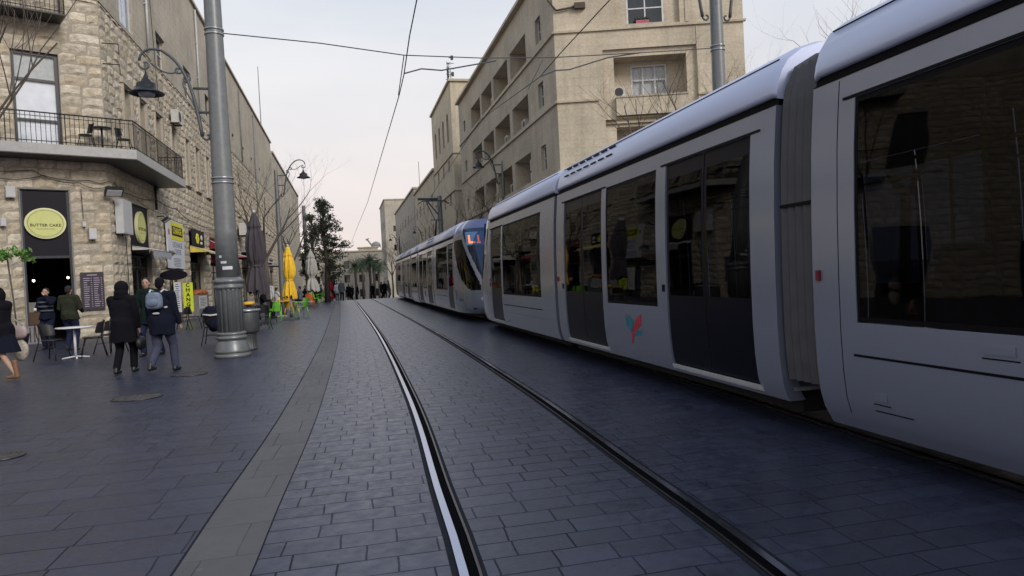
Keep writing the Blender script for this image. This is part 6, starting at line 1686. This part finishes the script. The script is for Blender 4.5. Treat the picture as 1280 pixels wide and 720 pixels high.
# hooded figure in black coat, back to the camera
L = G(157, 466); A = atan2
pt, J = person('person in a long black hooded coat walking away, handbag in the right hand', (L.x, L.y, 0), radians(-8), 1.66, ((-.11, -.10, 0), (.10, .14, 0)), ((-.24, .22, .86), (.30, .06, .70)), lean=.06, build=1.18, top='cloth_black', bottom='cloth_black', hood='cloth_black', coat_len=.62, flare=1.12)
mb = MB(); mb.tube([J['pel']+Vector((.19*cos(a), -.16+.0*a if 0 else -.155*sin(a) if sin(a) > 0 else .15*-sin(a), .06)) for a in [pi*k/14 for k in range(2, 13)]], .011, 6); BW(pt, mb, 'belt', 'bin_top')
h = J['ha'][1]; mb = MB(); q = h+Vector((.03, .0, -.30))
b0 = MB(); b0.ball(q, (.075, .155, .13), 18, nz=.12)
r, M = held(pt, MB(), 'black handbag hanging from the right hand of the hooded figure', 'handbag', 'bag', 'bag_black')
b0.v = [M @ v for v in b0.v]; b0.build('bag_body', MATS['bag_black'], r)
b1 = MB(); b1.tube([M @ (q+Vector((0, -.10, .10))), M @ (h+Vector((0, -.05, -.07))), M @ (h+Vector((0, .02, -.06))), M @ (q+Vector((0, .11, .10)))], .011, 6); b1.build('handle', MATS['bag_black'], r)
# backpack walker
L = G(205, 465); pt, J = person('person in dark jacket and grey-blue jeans walking away with a pale blue backpack', (L.x, L.y, 0), radians(-14), 1.72, ((-.10, -.26, .06), (.12, .20, 0)), ((-.28, .10, .82), (.27, .16, .88)), lean=.05, build=1.2, top='cloth_navy', bottom='cloth_greyjeans', hood=None, coat_len=.52, hair='cloth_black')
r, M = held(pt, MB(), 'pale blue backpack on the back of the walking person', 'backpack', 'backpack', 'pack_blue')
c = J['chest']+Vector((.0, -.215, .045)); mb = MB(); mb.ball((0, 0, 0), (1, 1, 1), 24)
for v in mb.v:
    sp_ = lambda q, e: (1 if q >= 0 else -1)*abs(q)**e; w = Vector((sp_(v.x, .55)*.145*(1-.12*v.z), sp_(v.y, .7)*.08, sp_(v.z, .6)*.155)); v.x, v.y, v.z = (M @ (c+w))
mb.build('pack', MATS['pack_blue'], r)
mb = MB(); mb.ball(c+Vector((0, -.07, -.03)), (.11, .035, .075), 16); mb.v = [M @ v for v in mb.v]; mb.build('pocket', MATS['pack_blue'], r)
for sx in (-1, 1):
    mb = MB(); mb.tube([M @ (c+Vector((sx*.10, .05, .15))), M @ (J['shz']+Vector((sx*.12, -.10, .10))), M @ (J['shz']+Vector((sx*.13, .10, .06))), M @ (J['chest']+Vector((sx*.17, .15, -.05))), M @ (c+Vector((sx*.15, .06, -.13)))], .018, 6); mb.build('strap', MATS['box_white'], r)
mb = MB(); mb.ball(J['pel']+Vector((.02, -.20, .17)), (.07, .012, .02), 10); BW(pt, mb, 'label_patch', 'box_white')
# man facing the camera between them
L = G(190, 444); pt, J = person('person in dark green coat facing the camera between the two walkers', (L.x, L.y, 0), radians(165), 1.80, ((-.16, -.18, 0), (.10, .14, 0)), ((-.20, .30, .98), (.24, .22, .92)), lean=.08, build=1.05, top='cloth_green', bottom='cloth_jeans', coat_len=.5, head_yaw=.25)
r, M = held(pt, MB(), 'white sheet of paper held by the person facing the camera', 'paper_sheet', 'paper', 'paper')
q = J['ha'][1]+Vector((.12, .10, .22)); mb = MB(); mb.box(q, (.21, .004, .27), M=Matrix.Rotation(.2, 3, 'X')); mb.v = [M @ v for v in mb.v]; mb.build('sheet', MATS['paper'], r)
# woman at the left edge
L = G(6, 475); pt, J = person('person in black headscarf, dark dress and tan boots walking left at the frame edge', (L.x, L.y, 0), radians(72), 1.68, ((-.10, -.30, .03), (.08, .26, 0)), ((-.16, .26, 1.06), (.14, .30, 1.04)), lean=.04, build=1.15, top='cloth_black', bottom='cloth_navy', shoe='boot_tan', veil='cloth_black', skirt=.50, coat_len=.55, female=True)
mb = MB(); w = J['ha'][1].lerp(J['el'][1], .12); mb.tube([w+(J['ha'][1]-J['el'][1]).normalized()*x for x in (-.02, .02)], .042, 12); BW(pt, mb, 'bracelet', 'bracelet')
r, M = held(pt, MB(), 'pale pink handbag on the arm of the woman at the left edge', 'handbag', 'bag', 'bag_pink')
q = J['el'][1]+Vector((.14, -.06, -.26)); mb = MB(); mb.ball((0, 0, 0), (1, 1, 1), 20)
for v in mb.v: w = Vector((v.x*.07, v.y*.21*(abs(v.y)**-.3 if abs(v.y) > .05 else 1), v.z*.13*(abs(v.z)**-.3 if abs(v.z) > .05 else 1))); v.x, v.y, v.z = (M @ (q+w))
mb.build('bag_body', MATS['bag_pink'], r)
mb = MB(); mb.tube([M @ (q+Vector((0, -.13, .12))), M @ (J['el'][1]+Vector((.05, -.04, .05))), M @ (q+Vector((0, .13, .12)))], .012, 6); mb.build('handle', MATS['bag_cream'], r)
r2 = thing('shopping_bag', 'flowery cream shopping bag hanging under the pink handbag', 'bag', M @ (q+Vector((.03, 0, -.4))))
mb = MB(); mb.ball((0, 0, 0), (1, 1, 1), 20, nz=.1)
for v in mb.v: w = Vector((v.x*.08, v.y*.16, v.z*.2)); v.x, v.y, v.z = (M @ (q+Vector((.05, -.02, -.34))+w))
mb.build('bag_body', MATS['bag_cream'], r2)
# two at the cafe door
L = G(62, 436); pt, J = person('person in a striped dark jacket drinking, facing out of the cafe door', (L.x, L.y, 0), radians(172), 1.72, hands=((-.10, .26, 1.52), (.16, .28, 1.12)), top='cloth_navy', bottom='cloth_jeans', coat_len=.36)
mb = MB()
for z in (1.2, 1.08, 1.32): mb.add([v for v in []], []); mb.tube([Vector((.215*cos(a)*.98, .175*sin(a), z)) for a in [pi*k/16 for k in range(2, 15)]], .022, 5)
BW(pt, mb, 'stripe', 'cloth_grey')
mb = MB(); mb.lathe([(.03, -.05), (.036, .05)], 12, J['ha'][1]+Vector((-.02, .06, .02))); r, M = held(pt, mb, 'small white cup in the hand of the person at the cafe door', 'cup', 'cup', 'paper'); mb.build('cup', MATS['paper'], r)
L = G(90, 438); person('person in an olive jacket standing with back to us by the cafe door', (L.x, L.y, 0), radians(-10), 1.74, hands=((-.20, .25, 1.05), (.2, .25, 1.05)), build=1.15, top='cloth_olive', bottom='cloth_jeans', coat_len=.38)
# terrace people
def far_person(label, px, py, rz, Ht, top, bottom, **k):
    L = G(px, py) if py > 371.5 else None
    if L is None: Y = k.pop('Y'); L = atY(px, 365, Y); L.z = gz(Y)
    else: k.pop('Y', None)
    k.setdefault('vox', .022)
    return person(label, (L.x, L.y, L.z), rz, Ht, top=top, bottom=bottom, **k)
seatk = dict(seat=.45, feet=((-.12, .42, 0), (.12, .42, 0)), hands=((-.14, .38, .80), (.14, .38, .80)))
far_person('seated person in a grey-blue jacket behind the orange chair', 376, 386, radians(70), 1.7, 'cloth_grey', 'cloth_jeans', **seatk)
far_person('seated person in a white shirt beside the bare tree trunk', 347, 389, radians(-60), 1.7, 'cloth_white', 'cloth_black', **seatk)
far_person('seated person in black at the dark table, under the dark closed parasol', 330, 398, radians(-100), 1.7, 'cloth_black', 'cloth_black', **seatk)
far_person('standing person in black and white near the shop doors past the dark parasol', 338, 391, radians(160), 1.7, 'cloth_white', 'cloth_black')
far_person('seated person in dark clothes left of the pale closed parasol', 382, 379, radians(100), 1.7, 'cloth_black', 'cloth_black', **seatk)
far_person('seated person in grey at the farthest green chair', 402, 376, radians(100), 1.7, 'cloth_grey', 'cloth_black', **seatk)
far_person('person in dark coat standing in front of the dark red parasol', 417, 373.5, radians(20), 1.75, 'cloth_black', 'cloth_black')
far_person('person in pale clothes walking at the far end of the street', 421.5, 370, radians(10), 1.7, 'cloth_white', 'cloth_grey', Y=66)
far_person('person in grey coat at the far end of the street, tallest of the far walkers', 427, 370, radians(190), 1.8, 'cloth_grey', 'cloth_black', Y=64)
base_far = []
for k, (px, Y, c, lab) in enumerate(((436, 76, 'cloth_black', 'far walker in black left of the palm trunks'), (440.5, 82, 'cloth_navy', 'far walker in navy at the left palm trunk'), (447, 80, 'cloth_black', 'far walker in black between the palm trunks'), (466, 78, 'cloth_black', 'far walker under the tallest palm'),
        (481, 72, 'cloth_black', 'far walker in black close to the rear of the far tram'), (486, 70, 'cloth_grey', 'far walker in grey at the rear of the far tram'), (477, 74, 'cloth_navy', 'far walker in navy left of the pair by the tram'))):
    L = atY(px, 365, Y)
    if k == 0: o, _ = person(lab, (L.x, Y, gz(Y)), 0, 1.75, top=c, bottom='cloth_black', vox=.03, group='far walkers'); base_far = o
    else: dup(base_far, (L.x, Y, gz(Y)), radians(50*k), lab, 'far walkers', swap={'cloth_black': c} if c != 'cloth_black' else None)

# ================================================================== LIGHT, SKY, CAMERA
w = bpy.data.worlds.new('World'); SC.world = w; w.use_nodes = True
n = w.node_tree.nodes; l = w.node_tree.links; bg = n['Background']
sky = n.new('ShaderNodeTexSky'); sky.sky_type = 'NISHITA'; sky.sun_disc = False
SUN_EL, SUN_AZ = 30, 150
sky.sun_elevation = radians(SUN_EL); sky.sun_rotation = radians(SUN_AZ); sky.air_density = 1.2; sky.dust_density = 3
tc = n.new('ShaderNodeTexCoord'); sp = n.new('ShaderNodeSeparateXYZ'); l.new(tc.outputs['Generated'], sp.inputs[0])
cr = n.new('ShaderNodeValToRGB'); e = cr.color_ramp.elements
e[0].position = .0; e[0].color = (.90, .76, .69, 1); e[1].position = 1; e[1].color = (.48, .56, .68, 1)
for p, c in ((.10, (.83, .75, .715, 1)), (.26, (.745, .74, .755, 1)), (.42, (.61, .665, .74, 1))): k = e.new(p); k.color = c
l.new(sp.outputs['Z'], cr.inputs[0])
mp = n.new('ShaderNodeMapping'); mp.inputs['Scale'].default_value = (1, 1, 2.6); l.new(tc.outputs['Generated'], mp.inputs[0])
nz = n.new('ShaderNodeTexNoise'); nz.inputs['Scale'].default_value = 2.2; nz.inputs['Detail'].default_value = 5; nz.inputs['Distortion'].default_value = .4; l.new(mp.outputs[0], nz.inputs['Vector'])
r = n.new('ShaderNodeValToRGB'); r.color_ramp.elements[0].position = .35; r.color_ramp.elements[0].color = (.88, .89, .92, 1); r.color_ramp.elements[1].position = .65; r.color_ramp.elements[1].color = (1.03, 1.02, 1.01, 1)
l.new(nz.outputs['Fac'], r.inputs[0])
mx = n.new('ShaderNodeMix'); mx.data_type = 'RGBA'; mx.blend_type = 'MULTIPLY'; mx.inputs[0].default_value = 1
l.new(cr.outputs[0], mx.inputs[6]); l.new(r.outputs[0], mx.inputs[7])
SKY_S = .10
vs = n.new('ShaderNodeVectorMath'); vs.operation = 'SCALE'; vs.inputs['Scale'].default_value = .88/SKY_S; l.new(mx.outputs[2], vs.inputs[0])
m2 = n.new('ShaderNodeMix'); m2.data_type = 'RGBA'; m2.inputs[0].default_value = .93   # thin overcast over the clear sky
l.new(sky.outputs[0], m2.inputs[6]); l.new(vs.outputs[0], m2.inputs[7]); l.new(m2.outputs[2], bg.inputs[0]); bg.inputs[1].default_value = SKY_S
sl = bpy.data.lights.new('sun', 'SUN'); sl.energy = 1.5; sl.angle = radians(20); sl.color = (1, .93, .85)
so = bpy.data.objects.new('sun', sl); COL.objects.link(so)
az = radians(SUN_AZ); d = Vector((sin(az)*cos(radians(SUN_EL)), cos(az)*cos(radians(SUN_EL)), sin(radians(SUN_EL))))
so.rotation_euler = d.to_track_quat('Z', 'Y').to_euler()
cd = bpy.data.cameras.new('camera'); co_ = bpy.data.objects.new('camera', cd); COL.objects.link(co_)
cd.sensor_width = 36; cd.lens = 36*FPX/1280; cd.clip_start = .05; cd.clip_end = 5000
xh = cR*cos(ROLL)-cU*sin(ROLL); yh = cR*sin(ROLL)+cU*cos(ROLL)
co_.matrix_world = Matrix.Translation((0, 0, H)) @ Matrix((xh, yh, -cF)).transposed().to_4x4()
SC.camera = co_
SC.view_settings.view_transform = 'Standard'; SC.view_settings.look = 'None'; SC.view_settings.gamma = 1; SC.view_settings.exposure = 0.45
SC.render.engine = 'CYCLES'; SC.cycles.max_bounces = 6; SC.cycles.transparent_max_bounces = 16; SC.cycles.caustics_reflective = False; SC.cycles.caustics_refractive = False
print('objects', len(bpy.data.objects))
